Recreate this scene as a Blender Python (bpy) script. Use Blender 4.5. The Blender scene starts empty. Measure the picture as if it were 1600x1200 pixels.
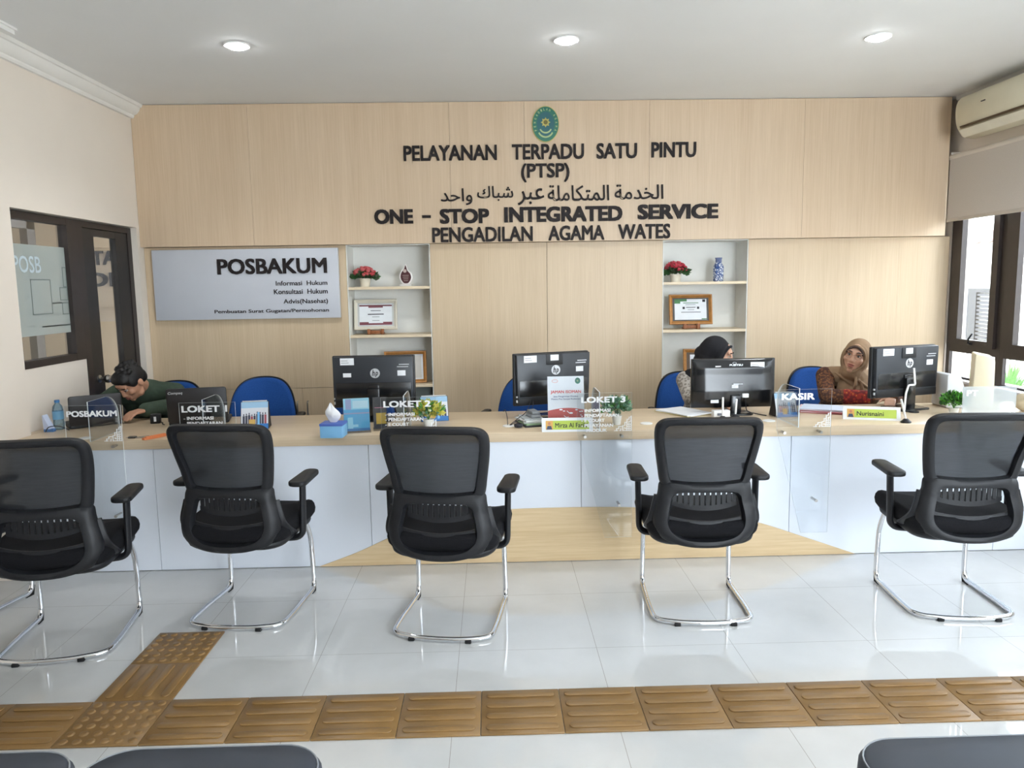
import bpy, bmesh, math, random
from mathutils import Vector, Matrix, Euler

C = bpy.context.scene.collection
SC = bpy.context.scene
PI = math.pi
rnd = random.Random(7)

# ------------------------------------------------------------------ camera
CAM_PITCH, CAM_YAW, CAM_ROLL = 0.1267, 0.0238, 0.0158
def make_camera():
    cp, sp = math.cos(CAM_PITCH), math.sin(CAM_PITCH)
    cy, sy = math.cos(CAM_YAW), math.sin(CAM_YAW)
    cr, sr = math.cos(CAM_ROLL), math.sin(CAM_ROLL)
    fwd = Vector((sy*cp, cy*cp, -sp)); right = Vector((cy, -sy, 0)); down = fwd.cross(right)
    r2 = right*cr + down*sr; d2 = down*cr - right*sr
    cam = bpy.data.cameras.new('camera'); o = bpy.data.objects.new('camera', cam); C.objects.link(o)
    m = Matrix((r2, -d2, -fwd)).transposed().to_4x4()
    m.translation = (0.772, -3.2, 1.579)
    o.matrix_world = m
    cam.sensor_width = 36; cam.lens = 1206.5/1600*36; cam.clip_start = .05
    SC.camera = o
make_camera()

# ------------------------------------------------------------------ light and exposure
SC.view_settings.view_transform = 'Standard'
SC.view_settings.look = 'None'
SC.view_settings.gamma = 1
SC.view_settings.use_curve_mapping = False
SC.view_settings.exposure = 0.48
wd = bpy.data.worlds.new('sky'); SC.world = wd; wd.use_nodes = True
bg = wd.node_tree.nodes['Background']; bg.inputs[0].default_value = (.83, .92, 1, 1); bg.inputs[1].default_value = 12.0

def area(name, loc, rot, sx, sy, watts, col):
    l = bpy.data.lights.new(name, 'AREA'); l.shape = 'RECTANGLE'; l.size = sx; l.size_y = sy; l.energy = watts; l.color = col
    o = bpy.data.objects.new(name, l); C.objects.link(o); o.location = loc; o.rotation_euler = rot
    return o
# portals guide the sky light through the opening in the added front wall and the windows on the right
for nm, loc, rot, sx, sy in (('front_opening_portal', (3.4, -5.65, 1.35), (math.radians(90), 0, 0), 2.0, 2.7),
                             ('side_window_portal', (4.62, -1.3, 1.6), (math.radians(90), 0, math.radians(90)), 8.2, 1.6)):
    o = area(nm, loc, rot, sx, sy, 1, (1, 1, 1)); o.data.cycles.is_portal = True
sun = bpy.data.lights.new('sun', 'SUN'); sun.energy = 2.6; sun.angle = .02; sun.color = (1, .96, .88)
so = bpy.data.objects.new('sun', sun); C.objects.link(so)
so.rotation_euler = Vector((.42, .35, -.85)).to_track_quat('-Z', 'Y').to_euler()

# ------------------------------------------------------------------ helpers
def lin(c):
    c = c/255.0
    return c/12.92 if c <= .04045 else ((c+.055)/1.055)**2.4
def rgb(r, g, b): return (lin(r), lin(g), lin(b), 1)

class NT:
    """tiny node-tree helper"""
    def __init__(s, name):
        s.m = bpy.data.materials.new(name); s.m.use_nodes = True
        s.t = s.m.node_tree; s.n = s.t.nodes; s.l = s.t.links
        s.b = s.n['Principled BSDF']; s.out = s.n['Material Output']
    def add(s, t, **k):
        n = s.n.new(t)
        for a, v in k.items(): setattr(n, a, v)
        return n
    def link(s, a, b): s.l.new(a, b)
    def math(s, op, a, b=None):
        n = s.add('ShaderNodeMath', operation=op)
        for i, v in enumerate((a, b)):
            if v is None: continue
            if isinstance(v, (int, float)): n.inputs[i].default_value = v
            else: s.link(v, n.inputs[i])
        return n.outputs[0]
    def coord(s, kind='Object'): return s.add('ShaderNodeTexCoord').outputs[kind]
    def mapping(s, vec, scale):
        n = s.add('ShaderNodeMapping'); n.inputs['Scale'].default_value = scale; s.link(vec, n.inputs[0]); return n.outputs[0]
    def noise(s, vec, scale, detail=3, rough=.5):
        n = s.add('ShaderNodeTexNoise'); n.inputs['Scale'].default_value = scale; n.inputs['Detail'].default_value = detail
        n.inputs['Roughness'].default_value = rough
        if vec is not None: s.link(vec, n.inputs['Vector'])
        return n.outputs[0]
    def ramp(s, fac, stops):
        n = s.add('ShaderNodeValToRGB'); e = n.color_ramp.elements
        while len(e) < len(stops): e.new(.5)
        for el, (p, c) in zip(e, stops): el.position = p; el.color = c
        s.link(fac, n.inputs[0]); return n.outputs[0]
    def mix(s, fac, a, b):
        n = s.add('ShaderNodeMix', data_type='RGBA')
        for sock, v in ((n.inputs[0], fac), (n.inputs[6], a), (n.inputs[7], b)):
            if isinstance(v, (int, float, tuple)): sock.default_value = v
            else: s.link(v, sock)
        return n.outputs[2]
    def bump(s, h, strength=.2, dist=.01):
        n = s.add('ShaderNodeBump'); n.inputs['Strength'].default_value = strength; n.inputs['Distance'].default_value = dist
        s.link(h, n.inputs['Height']); s.link(n.outputs[0], s.b.inputs['Normal'])

def M(name, c, rough=.5, metal=0, var=.06, scale=8, spec=.5, bump=0, coat=0, stretch=(1, 1, 1)):
    t = NT(name); base = rgb(*c)
    v = t.noise(t.mapping(t.coord(), stretch), scale, 4)
    lo = tuple(max(0, x*(1-var)) for x in base[:3])+(1,); hi = tuple(min(1, x*(1+var)) for x in base[:3])+(1,)
    t.link(t.ramp(v, [(.3, lo), (.7, hi)]), t.b.inputs['Base Color'])
    t.b.inputs['Roughness'].default_value = rough; t.b.inputs['Metallic'].default_value = metal
    t.b.inputs['Specular IOR Level'].default_value = spec; t.b.inputs['Coat Weight'].default_value = coat
    if bump: t.bump(v, bump, .003)
    return t.m

def wood(name, c1, c2, rough=.4, stretch=(26, 26, 1.1), spec=.35):
    t = NT(name); co = t.coord()
    a = t.noise(t.mapping(co, stretch), 3, 5, .6)
    b = t.noise(t.mapping(co, tuple(x*.16 for x in stretch)), 2, 2)
    f = t.math('ADD', t.math('MULTIPLY', a, .65), t.math('MULTIPLY', b, .35))
    t.link(t.ramp(f, [(.34, rgb(*c1)), (.66, rgb(*c2))]), t.b.inputs['Base Color'])
    t.b.inputs['Roughness'].default_value = rough; t.b.inputs['Specular IOR Level'].default_value = spec
    return t.m

def clear(name, tint=(1, 1, 1), refl=.08, frost=0.0, frostcol=(200, 215, 220)):
    """thin sheet of glass or acrylic"""
    t = NT(name); t.n.remove(t.b)
    tr = t.add('ShaderNodeBsdfTransparent'); tr.inputs[0].default_value = tint+(1,)
    gl = t.add('ShaderNodeBsdfGlossy'); gl.inputs['Roughness'].default_value = .03
    fr = t.add('ShaderNodeFresnel'); fr.inputs[0].default_value = 1.45
    mx = t.add('ShaderNodeMixShader'); t.link(t.math('MULTIPLY', fr.outputs[0], refl*10), mx.inputs[0])
    t.link(tr.outputs[0], mx.inputs[1]); t.link(gl.outputs[0], mx.inputs[2])
    res = mx.outputs[0]
    if frost:
        df = t.add('ShaderNodeBsdfDiffuse'); df.inputs[0].default_value = rgb(*frostcol)
        tl = t.add('ShaderNodeBsdfTranslucent'); tl.inputs[0].default_value = rgb(*frostcol)
        m1 = t.add('ShaderNodeMixShader'); m1.inputs[0].default_value = .5; t.link(df.outputs[0], m1.inputs[1]); t.link(tl.outputs[0], m1.inputs[2])
        m2 = t.add('ShaderNodeMixShader'); m2.inputs[0].default_value = frost; t.link(res, m2.inputs[1]); t.link(m1.outputs[0], m2.inputs[2])
        res = m2.outputs[0]
    t.link(res, t.out.inputs[0])
    return t.m

def emit(name, col, strength):
    t = NT(name); t.b.inputs['Base Color'].default_value = (.9, .9, .9, 1)
    t.b.inputs['Emission Color'].default_value = col; t.b.inputs['Emission Strength'].default_value = strength
    return t.m

class MB:
    """collects shapes, then links them as ONE mesh object"""
    def __init__(s): s.bm = bmesh.new(); s.mats = []
    def mi(s, m):
        if m is None: return 0
        if m not in s.mats: s.mats.append(m)
        return s.mats.index(m)
    def _new(s, verts, faces, m=None):
        k = s.mi(m); vs = [s.bm.verts.new(v) for v in verts]; out = []
        for f in faces:
            try:
                fc = s.bm.faces.new([vs[i] for i in f]); fc.material_index = k; out.append(fc)
            except ValueError: pass
        return vs, out
    def merge(s, other, X=None):
        me = bpy.data.meshes.new('tmp'); other.to_mesh(me)
        if X is not None: me.transform(X)
        n0 = len(s.bm.faces); s.bm.from_mesh(me); bpy.data.meshes.remove(me)
        s.bm.faces.ensure_lookup_table()
        return s.bm.faces[n0:]
    def box(s, lo, hi, bev=0, m=None, X=None, seg=2):
        b = bmesh.new()
        c = [(lo[i]+hi[i])/2 for i in range(3)]; d = [hi[i]-lo[i] for i in range(3)]
        bmesh.ops.create_cube(b, size=1, matrix=Matrix.Translation(c) @ Matrix.Diagonal(d+[1]))
        if bev: bmesh.ops.bevel(b, geom=b.edges[:], offset=bev, segments=seg, profile=.5, affect='EDGES')
        k = s.mi(m)
        for f in s.merge(b, X): f.material_index = k
        b.free(); return s
    def tube(s, pts, r, n=10, closed=False, m=None, cap=True, flat=None):
        pts = [Vector(p) for p in pts]; N = len(pts)
        rs = r if isinstance(r, (list, tuple)) else [r]*N
        k = s.mi(m); rings = []; up = None
        for i, p in enumerate(pts):
            if closed: t = pts[(i+1) % N]-pts[i-1]
            else: t = pts[min(i+1, N-1)]-pts[max(i-1, 0)]
            t.normalize()
            if up is None:
                up = Vector((0, 0, 1)) if abs(t.z) < .9 else Vector((1, 0, 0))
            up = (up-t*up.dot(t)); up.normalize(); sd = t.cross(up)
            fx, fy = flat or (1, 1)
            rings.append([s.bm.verts.new(p+(sd*math.cos(2*PI*j/n)*fx+up*math.sin(2*PI*j/n)*fy)*rs[i]) for j in range(n)])
        for i in range(N if closed else N-1):
            a, b = rings[i], rings[(i+1) % N]
            for j in range(n):
                f = s.bm.faces.new((a[j], a[(j+1) % n], b[(j+1) % n], b[j])); f.material_index = k
        if cap and not closed:
            for q, rv in ((rings[0], True), (rings[-1], False)):
                f = s.bm.faces.new(q[::-1] if rv else q); f.material_index = k
        return s
    def lathe(s, prof, n=24, m=None, X=None):
        k = s.mi(m); X = X or Matrix(); rings = []
        for r, z in prof:
            if r < 1e-6: rings.append([s.bm.verts.new(X @ Vector((0, 0, z)))])
            else: rings.append([s.bm.verts.new(X @ Vector((r*math.cos(2*PI*j/n), r*math.sin(2*PI*j/n), z))) for j in range(n)])
        for a, b in zip(rings, rings[1:]):
            for j in range(n):
                q = [a[j % len(a)], a[(j+1) % len(a)], b[(j+1) % len(b)], b[j % len(b)]]
                u = []
                for v in q:
                    if v not in u: u.append(v)
                if len(u) > 2:
                    try: s.bm.faces.new(u).material_index = k
                    except ValueError: pass
        return s
    def prism(s, poly, d, m=None, X=None, bev=0):
        """poly in local XY, thickness d along +Z, then X"""
        b = bmesh.new(); vs = [b.verts.new((p[0], p[1], 0)) for p in poly]; f = b.faces.new(vs)
        r = bmesh.ops.extrude_face_region(b, geom=[f])
        bmesh.ops.translate(b, verts=[v for v in r['geom'] if isinstance(v, bmesh.types.BMVert)], vec=(0, 0, d))
        bmesh.ops.recalc_face_normals(b, faces=b.faces[:])
        if bev: bmesh.ops.bevel(b, geom=b.edges[:], offset=bev, segments=2, profile=.5, affect='EDGES')
        k = s.mi(m)
        for f in s.merge(b, X): f.material_index = k
        b.free(); return s
    def ball(s, c, r, m=None, X=None, u=16, v=10):
        if not isinstance(r, (tuple, list)): r = (r, r, r)
        b = bmesh.new(); bmesh.ops.create_uvsphere(b, u_segments=u, v_segments=v, radius=1, matrix=(X or Matrix()) @ Matrix.Translation(c) @ Matrix.Diagonal((*r, 1)))
        k = s.mi(m)
        for f in s.merge(b): f.material_index = k
        b.free(); return s
    def quad(s, a, b, c, d, m=None): s._new((a, b, c, d), [(0, 1, 2, 3)], m); return s
    def grid(s, fn, nu, nv, m=None):
        k = s.mi(m); V = [[s.bm.verts.new(fn(i/nu, j/nv)) for j in range(nv+1)] for i in range(nu+1)]
        for i in range(nu):
            for j in range(nv):
                s.bm.faces.new((V[i][j], V[i+1][j], V[i+1][j+1], V[i][j+1])).material_index = k
        return s
    def text(s, t, box, y=0, d=.004, bold=0, m=None, X=None, shear=0, align=None):
        """letters standing in the XZ plane facing -Y; box = x0, x1, z0, z1 of the ink"""
        me = text_mesh(t, 0, shear)
        if bold:        # heavier strokes: copies shifted by a fraction of the stroke
            bb = bmesh.new(); n = 0
            for dx, dy in ((-1, -1), (1, -1), (-1, 1), (1, 1)):
                cp = me.copy(); cp.transform(Matrix.Translation((dx*bold, dy*bold*.8, n*.0025))); bb.from_mesh(cp); bpy.data.meshes.remove(cp); n += 1
            bb.to_mesh(me); bb.free()
        xs = [v.co.x for v in me.vertices]; ys = [v.co.y for v in me.vertices]; zs = [v.co.z for v in me.vertices]
        x0, x1, z0, z1 = box
        sx = (x1-x0)/(max(xs)-min(xs)); sy = (z1-z0)/(max(ys)-min(ys))
        if align == 'keep': sx = sy
        mn = (min(xs), min(ys), min(zs)); dz = max(zs)-min(zs)
        for v in me.vertices:
            v.co = (x0+(v.co.x-mn[0])*sx, y-(v.co.z-mn[2])/dz*d, z0+(v.co.y-mn[1])*sy)
        if X is not None: me.transform(X)
        k = s.mi(m); n0 = len(s.bm.faces); s.bm.from_mesh(me); s.bm.faces.ensure_lookup_table()
        for f in s.bm.faces[n0:]: f.material_index = k
        bpy.data.meshes.remove(me); return s
    def build(s, name, m=None, parent=None, smooth=35, recalc=False):
        if recalc: bmesh.ops.recalc_face_normals(s.bm, faces=s.bm.faces[:])
        me = bpy.data.meshes.new(name); s.bm.to_mesh(me); s.bm.free()
        for x in (s.mats or [m]): me.materials.append(x)
        if smooth:
            me.shade_smooth(); me.set_sharp_from_angle(angle=math.radians(smooth))
        o = bpy.data.objects.new(name, me); C.objects.link(o)
        if parent: o.parent = parent
        return o

def text_mesh(t, bold=0, shear=0):
    c = bpy.data.curves.new('t', 'FONT'); c.body = t; c.extrude = .05; c.offset = bold; c.resolution_u = 3; c.shear = shear
    o = bpy.data.objects.new('t', c); C.objects.link(o)
    dg = bpy.context.evaluated_depsgraph_get(); me = bpy.data.meshes.new_from_object(o.evaluated_get(dg), depsgraph=dg)
    bpy.data.objects.remove(o); bpy.data.curves.remove(c)
    return me

def tag(o, label=None, cat=None, group=None, kind=None):
    for k, v in (('label', label), ('category', cat), ('group', group), ('kind', kind)):
        if v: o[k] = v
    return o
def thing(name, label, cat, loc=(0, 0, 0), rz=0, group=None):
    o = bpy.data.objects.new(name, None); C.objects.link(o); o.empty_display_size = .1
    o.location = loc; o.rotation_euler = (0, 0, rz); return tag(o, label, cat, group)
def structure(mb, name, m, **k): return tag(mb.build(name, m, **k), kind='structure')
def copy_tree(o, parent=None):
    c = o.copy(); C.objects.link(c)
    if parent: c.parent = parent
    for ch in list(o.children): copy_tree(ch, c)
    return c
def spline(P, n=8, closed=False):
    P = [Vector(p) for p in P]; N = len(P); out = []
    for i in range(N if closed else N-1):
        p0 = P[i-1] if (closed or i) else P[0]*2-P[1]
        p1, p2 = P[i], P[(i+1) % N]
        p3 = P[(i+2) % N] if (closed or i+2 < N) else P[-1]*2-P[-2]
        for j in range(n):
            t = j/n
            out.append(.5*((2*p1)+(p2-p0)*t+(2*p0-5*p1+4*p2-p3)*t*t+(3*p1-p0-3*p2+p3)*t**3))
    if not closed: out.append(P[-1])
    return out
def fillet(pts, r, n=6):
    """polyline with rounded corners"""
    pts = [Vector(p) for p in pts]; out = [pts[0]]
    for a, b, c in zip(pts, pts[1:], pts[2:]):
        u = (a-b); v = (c-b); k = min(r, u.length*.49, v.length*.49); p, q = b+u.normalized()*k, b+v.normalized()*k
        for j in range(n+1):
            t = j/n; out.append(p*(1-t)**2+b*2*t*(1-t)+q*t*t)
    out.append(pts[-1]); return out
def rounded(w, h, r, n=5):
    """rounded rectangle polygon centred on the origin"""
    out = []
    for cx, cy, a in ((w/2-r, h/2-r, 0), (-w/2+r, h/2-r, 90), (-w/2+r, -h/2+r, 180), (w/2-r, -h/2+r, 270)):
        for j in range(n+1):
            t = math.radians(a+90*j/n); out.append((cx+r*math.cos(t), cy+r*math.sin(t)))
    return out
def RX(a): return Matrix.Rotation(math.radians(a), 4, 'X')
def RY(a): return Matrix.Rotation(math.radians(a), 4, 'Y')
def RZ(a): return Matrix.Rotation(math.radians(a), 4, 'Z')
def T(*p): return Matrix.Translation(p)
UP = RX(90)          # stands an XY drawing up in XZ, facing -Y

# ------------------------------------------------------------------ materials
m_wall = M('painted_wall', (236, 226, 214), .7, var=.02, scale=2)
m_ceil = M('ceiling_paint', (240, 241, 241), .75, var=.015, scale=1.5)
m_lam = wood('light_wood_laminate', (203, 178, 149), (216, 193, 165), .38, (44, 44, .9))
m_lamL = wood('light_wood_laminate_lower', (202, 179, 148), (215, 194, 164), .36, (44, 44, .9))
m_top = wood('maple_laminate', (206, 184, 154), (220, 199, 170), .3, (1.1, 30, 30))
m_edge = wood('maple_edge', (214, 190, 156), (232, 211, 180), .35, (1.1, 26, 26))
m_gap = M('dark_gap', (92, 74, 54), .8)
m_front = M('white_laminate', (224, 229, 238), .35, var=.015, scale=1.2)
m_white = M('white_plastic', (238, 238, 236), .35, var=.02)
m_niche = M('niche_white', (238, 238, 233), .6, var=.02)
m_dkframe = M('dark_brown_frame', (50, 42, 40), .45, var=.12, scale=14)
m_dkframe2 = M('dark_black_frame', (36, 33, 33), .45, var=.15, scale=14)
m_letter = M('dark_letter', (38, 32, 32), .6, spec=.25)
m_black = M('black_plastic', (22, 23, 26), .5, var=.1, scale=30, spec=.4)
m_chair = M('charcoal_plastic', (25, 26, 30), .5, var=.08, scale=40, spec=.4)
m_fabric = M('black_fabric', (22, 22, 25), .95, var=.25, scale=220, spec=.2, bump=.3)
m_chrome = M('chrome', (226, 228, 232), .07, 1, var=.01)
m_steel = M('brushed_steel', (178, 176, 172), .3, 1, var=.05)
m_rubber = M('black_rubber', (20, 20, 21), .8)
m_blue = M('blue_fabric', (36, 78, 146), .9, var=.12, scale=160, spec=.2, bump=.25)
m_glossblack = M('gloss_black', (20, 21, 24), .22, var=.05, spec=.6)
m_matblack = M('matt_black', (30, 32, 36), .5, var=.06)
m_label = M('label_paper', (236, 238, 242), .6, var=.02)
m_ink = M('grey_ink', (110, 112, 120), .7)
m_inkdark = M('dark_ink', (40, 42, 50), .7)
m_silver = M('silver_paint', (205, 208, 212), .35, .3)
m_gold = M('gold_frame', (176, 122, 62), .4, .2, var=.15, scale=30)
m_brownwood = wood('brown_wood', (120, 70, 40), (164, 104, 64), .45, (20, 20, 3))
m_acr = clear('clear_acrylic', (.965, .975, .98), .06)
m_acredge = M('acrylic_edge', (232, 238, 240), .25, var=.02)
m_glass = clear('window_glass', (.97, .98, .98), .03)
m_vinyl = M('white_vinyl', (240, 240, 240), .5, var=.01)
m_skin = M('skin', (196, 146, 118), .55, var=.025, scale=20)
m_skinlight = M('skin_light', (212, 166, 140), .55, var=.02, scale=20)
m_hair = M('black_hair', (18, 16, 17), .6, var=.3, scale=60, stretch=(1, 1, .2), bump=.4)
m_leaf = M('leaf_green', (70, 128, 52), .5, var=.35, scale=25)
m_pot = M('white_pot', (232, 230, 224), .4)

def floor_mat():
    t = NT('polished_floor_tile'); co = t.coord('Object')
    sp = t.add('ShaderNodeSeparateXYZ'); t.link(co, sp.inputs[0])
    def line(v):
        f = t.math('FRACT', t.math('ADD', t.math('DIVIDE', v, .6), .5))
        return t.math('LESS_THAN', t.math('ABSOLUTE', t.math('SUBTRACT', f, .5)), .0017)
    ln = t.math('MAXIMUM', line(sp.outputs[0]), line(sp.outputs[1]))
    cl = t.ramp(t.noise(co, 1.3, 6, .6), [(.35, rgb(204, 204, 202)), (.7, rgb(218, 218, 217))])
    t.link(t.mix(ln, cl, rgb(158, 154, 148)), t.b.inputs['Base Color'])
    t.b.inputs['Roughness'].default_value = .045; t.b.inputs['Specular IOR Level'].default_value = .95
    return t.m
m_floor = floor_mat()
# ================================================================== SETTING
CEIL = 2.97; XL = -1.92; XR = 4.42; YB = 3.26; YF = -5.6
b = MB(); b.box((XL-3.2, YF-.3, -.1), (XR, YB+1.2, 0)); structure(b, 'floor', m_floor, smooth=0)
b = MB(); b.box((XL-3.2, YF, CEIL), (XR+.9, YB+1.2, CEIL+.15)); structure(b, 'ceiling', m_ceil, smooth=0)
b = MB()
b.box((XL-.16, .98, 0), (XL, 1.285, CEIL)); b.box((XL-.16, 1.285, 2.06), (XL, 2.84, CEIL)); b.box((XL-.16, 2.84, 0), (XL, YB, CEIL))
b.box((XL-.16, 1.285, 0), (XL-.05, 2.06, 1.135))
structure(b, 'wall_left', m_wall, smooth=0)
b = MB(); b.box((-4.75, .98, 0), (XL-.16, 1.1, CEIL)); b.box((-4.0, YF, 0), (-3.9, 1.1, CEIL)); structure(b, 'wall_side', m_wall, smooth=0)  # unseen; left end shaped to let only a little daylight into the far room
b = MB(); b.box((XL-.16, YB, 0), (XR+.2, YB+.12, CEIL)); structure(b, 'wall_back', m_wall, smooth=0)
# right wall: parapet below the windows, masonry above them, return at the back corner
b = MB()
b.box((XR, YF, 0), (XR+.16, YB, .80)); b.box((XR, YF, 2.45), (XR+.16, YB, CEIL)); b.box((XR, 2.93, .8), (XR+.16, YB, 2.45))
b.box((XR, YF, .8), (XR+.16, -5.1, 2.45))
structure(b, 'wall_right', m_wall, smooth=0)

# wood header across the back wall, set a little proud of the cupboards below
b = MB(); xs = [XL+.002, -1.05, .47, 1.04, 2.0, 3.2, XR-.08]
for a, c in zip(xs, xs[1:]): b.box((a+.0008, 2.88, 1.915), (c-.0008, 3.25, CEIL-.004))
structure(b, 'trim_1', m_lam, smooth=0)
# plaster cornice along the left wall
prof = [(0, 0), (.022, 0), (.03, .012), (.03, .022), (.05, .03), (.07, .052), (.078, .075), (.09, .078), (.098, .098), (0, .098)]
b = MB(); b.prism(prof, 2.88-.98, X=T(XL, 2.88, CEIL-.1) @ RX(90)); structure(b, 'trim_2', M('cornice_white', (240, 239, 235), .5, var=.01), smooth=30)
b = MB(); b.box((-1.765, -3.5, CEIL-.035), (-1.725, 1.15, CEIL)); b.box((-1.775, -3.5, CEIL-.012), (-1.715, 1.16, CEIL)); structure(b, 'trim_6', m_white, smooth=0)
b = MB(); b.box((XR-.03, YF, CEIL-.075), (XR, 2.88, CEIL)); b.box((XR-.05, YF, CEIL-.03), (XR, 2.88, CEIL)); structure(b, 'trim_3', M('cornice_grey', (205, 203, 198), .5, var=.02), smooth=0)

# ---- left partition: fixed window and glazed door
PX0, PX1 = XL-.105, XL-.045
b = MB(); b.box((PX0, 1.285, 1.135), (PX1, 1.33, 2.055)); b.box((PX0+.001, 1.33, 2.01), (PX1-.001, 1.94, 2.0545)); b.box((PX0+.001, 1.33, 1.1355), (PX1-.001, 1.94, 1.18)); b.box((PX0, 1.94, 1.135), (PX1, 2.06, 2.055))
w1 = structure(b, 'window_1', m_dkframe, smooth=0)
b = MB(); b.box((PX0+.025, 1.33, 1.18), (PX0+.031, 1.94, 2.01)); b.build('glass_pane', m_glass, w1, smooth=0)
# frosted film with blue lettering and an outline pattern of squares
m_film = clear('frosted_film', refl=.03, frost=.5, frostcol=(214, 224, 222))
b = MB(); b.box((PX0+.032, 1.331, 1.323), (PX0+.0335, 1.939, 1.868))
fl = b.build('frosted_film', m_film, w1, smooth=0)
b = MB()
def sq(y0, y1, z0, z1, t=.006):
    x = PX0+.034
    b.box((x, y0, z0), (x+.001, y1, z0+t)); b.box((x, y0, z1-t), (x+.001, y1, z1)); b.box((x, y0, z0), (x+.001, y0+t, z1)); b.box((x, y1-t, z0), (x+.001, y1, z1))
sq(1.537, 1.75, 1.448, 1.663); sq(1.846, 1.935, 1.53, 1.614); sq(1.893, 1.937, 1.614, 1.743); sq(1.86, 1.937, 1.44, 1.517); sq(1.62, 1.937, 1.37, 1.376); sq(1.753, 1.86, 1.512, 1.518)
b.build('square_outlines', M('film_outline', (112, 124, 122), .6), fl, smooth=0)
b = MB(); b.text('POSB', (1.38, 1.66, 1.70, 1.80), 0, .001, .01, X=T(PX0+.034, 0, 0) @ RZ(90)); b.build('film_lettering', M('film_blue', (190, 206, 214), .6), fl, smooth=0)
b = MB(); b.box((PX0, 2.0605, 0), (PX1, 2.13, 2.055)); b.box((PX0+.001, 2.13, 2.015), (PX1-.001, 2.78, 2.0545)); b.box((PX0, 2.78, 0), (PX1, 2.8395, 2.055))
d1 = structure(b, 'door_1', m_dkframe, smooth=0)
b = MB(); x0, x1 = PX0+.01, PX1-.006
b.box((x0, 2.14, .01), (x1, 2.285, 2.01)); b.box((x0, 2.60, .01), (x1, 2.775, 2.01)); b.box((x0+.001, 2.285, 1.965), (x1-.001, 2.60, 2.0095)); b.box((x0+.001, 2.285, .0105), (x1-.001, 2.60, .16))
lf = b.build('door_leaf', m_dkframe2, d1, smooth=0)
b = MB(); b.box((x0+.02, 2.285, .16), (x0+.026, 2.60, 1.965)); b.build('glass_pane', m_glass, lf, smooth=0)
b = MB(); b.lathe([(0, 0), (.028, 0), (.028, .006), (.011, .01), (.011, .035), (.026, .045), (.03, .06), (.024, .075), (0, .08)], 16, X=T(x1, 2.21, .98) @ RY(90)); b.build('door_knob', m_steel, lf)

# ---- the room seen through that glazing
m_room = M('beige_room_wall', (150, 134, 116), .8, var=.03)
b = MB(); b.box((-5.0, 4.2, 0), (XL-.16, 4.3, CEIL)); b.box((-5.0, 1.1, 0), (-4.9, 4.3, CEIL)); structure(b, 'wall_far', m_room, smooth=0)
b = MB(); b.box((-3.06, 3.285, 0), (-3.0, 3.40, CEIL)); b.box((-3.06, 2.55, 0), (-3.0, 2.64, CEIL)); b.box((-3.06, 2.55, 2.1), (-3.0, 3.40, 2.2)); structure(b, 'trim_4', m_dkframe2, smooth=0)
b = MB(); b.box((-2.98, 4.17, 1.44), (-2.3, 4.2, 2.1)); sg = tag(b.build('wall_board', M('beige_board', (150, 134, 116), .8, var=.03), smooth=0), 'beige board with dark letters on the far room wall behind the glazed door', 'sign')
b = MB()
b.text('TAN', (-2.94, -2.60, 1.83, 1.96), 4.17, .012, .03); b.build('lettering', m_letter, sg, smooth=0)
b = MB(); b.text('DIRI', (-3.0+.02, -2.54, 1.63, 1.76), 4.17, .012, .03); b.build('lettering', m_letter, sg, smooth=0)

# ---- windows of the right wall: dark frames, casements over small fixed panes
m_exglass = clear('outside_glass', (.97, .98, .99), .025)
for k in range(12):
    y1 = 2.93-.655*k; y0 = y1-.655
    b = MB(); xa, xb = XR+.01, XR+.036
    b.box((xa+.001, y0+.045, .80), (xb-.001, y1-.045, .815)); b.box((xa+.001, y0+.045, 2.40), (xb-.001, y1-.045, 2.45)); b.box((xa+.001, y0+.045, 1.005), (xb-.001, y1-.045, 1.075))
    b.box((xa, y1-.045, .80), (xb, y1-.0005, 2.45)); b.box((xa, y0, .80), (xb, y0+.045, 2.45))
    w = structure(b, 'window_%d' % (k+2), m_dkframe, smooth=0)
    b = MB(); xa2, xb2 = XR-.012, XR+.03
    b.box((xa2, y1-.165, 1.062), (xb2, y1-.05, 2.41)); b.box((xa2, y0+.05, 1.062), (xb2, y0+.118, 2.41)); b.box((xa2, y0+.118, 1.062), (xb2, y1-.165, 1.112)); b.box((xa2, y0+.118, 2.36), (xb2, y1-.165, 2.41))
    cs = b.build('casement', m_dkframe, w, smooth=0)
    b = MB(); b.box((XR+.022, y0+.118, 1.112), (XR+.027, y1-.165, 2.36)); b.build('glass_pane', m_exglass, cs, smooth=0)
    b = MB(); b.box((XR+.026, y0+.045, .815), (XR+.031, y1-.045, 1.005)); b.build('lower_glass_pane', m_exglass, w, smooth=0)
    b = MB(); yh = (y0+y1)/2-.02
    b.box((XR-.02, yh-.02, 1.075), (XR-.012, yh+.02, 1.095), .002); b.tube([(XR-.022, yh, 1.085), (XR-.035, yh-.002, 1.09), (XR-.04, yh-.012, 1.12), (XR-.036, yh-.05, 1.165)], .006, 8)
    b.build('window_handle', m_black, cs)
# unseen wall added behind the camera: solid left part cuts daylight, right part open
b = MB(); b.box((-4.0, YF-.1, 0), (2.4, YF, CEIL)); b.box((2.4, YF-.1, 2.7), (XR, YF, CEIL)); structure(b, 'wall_front_added', m_wall, smooth=0)
b = MB(); b.box((XR-.06, -5.1, .78), (XR+.1, 2.93, .80), .004); structure(b, 'trim_5', M('window_sill_white', (236, 234, 238), .4), smooth=30)

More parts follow.
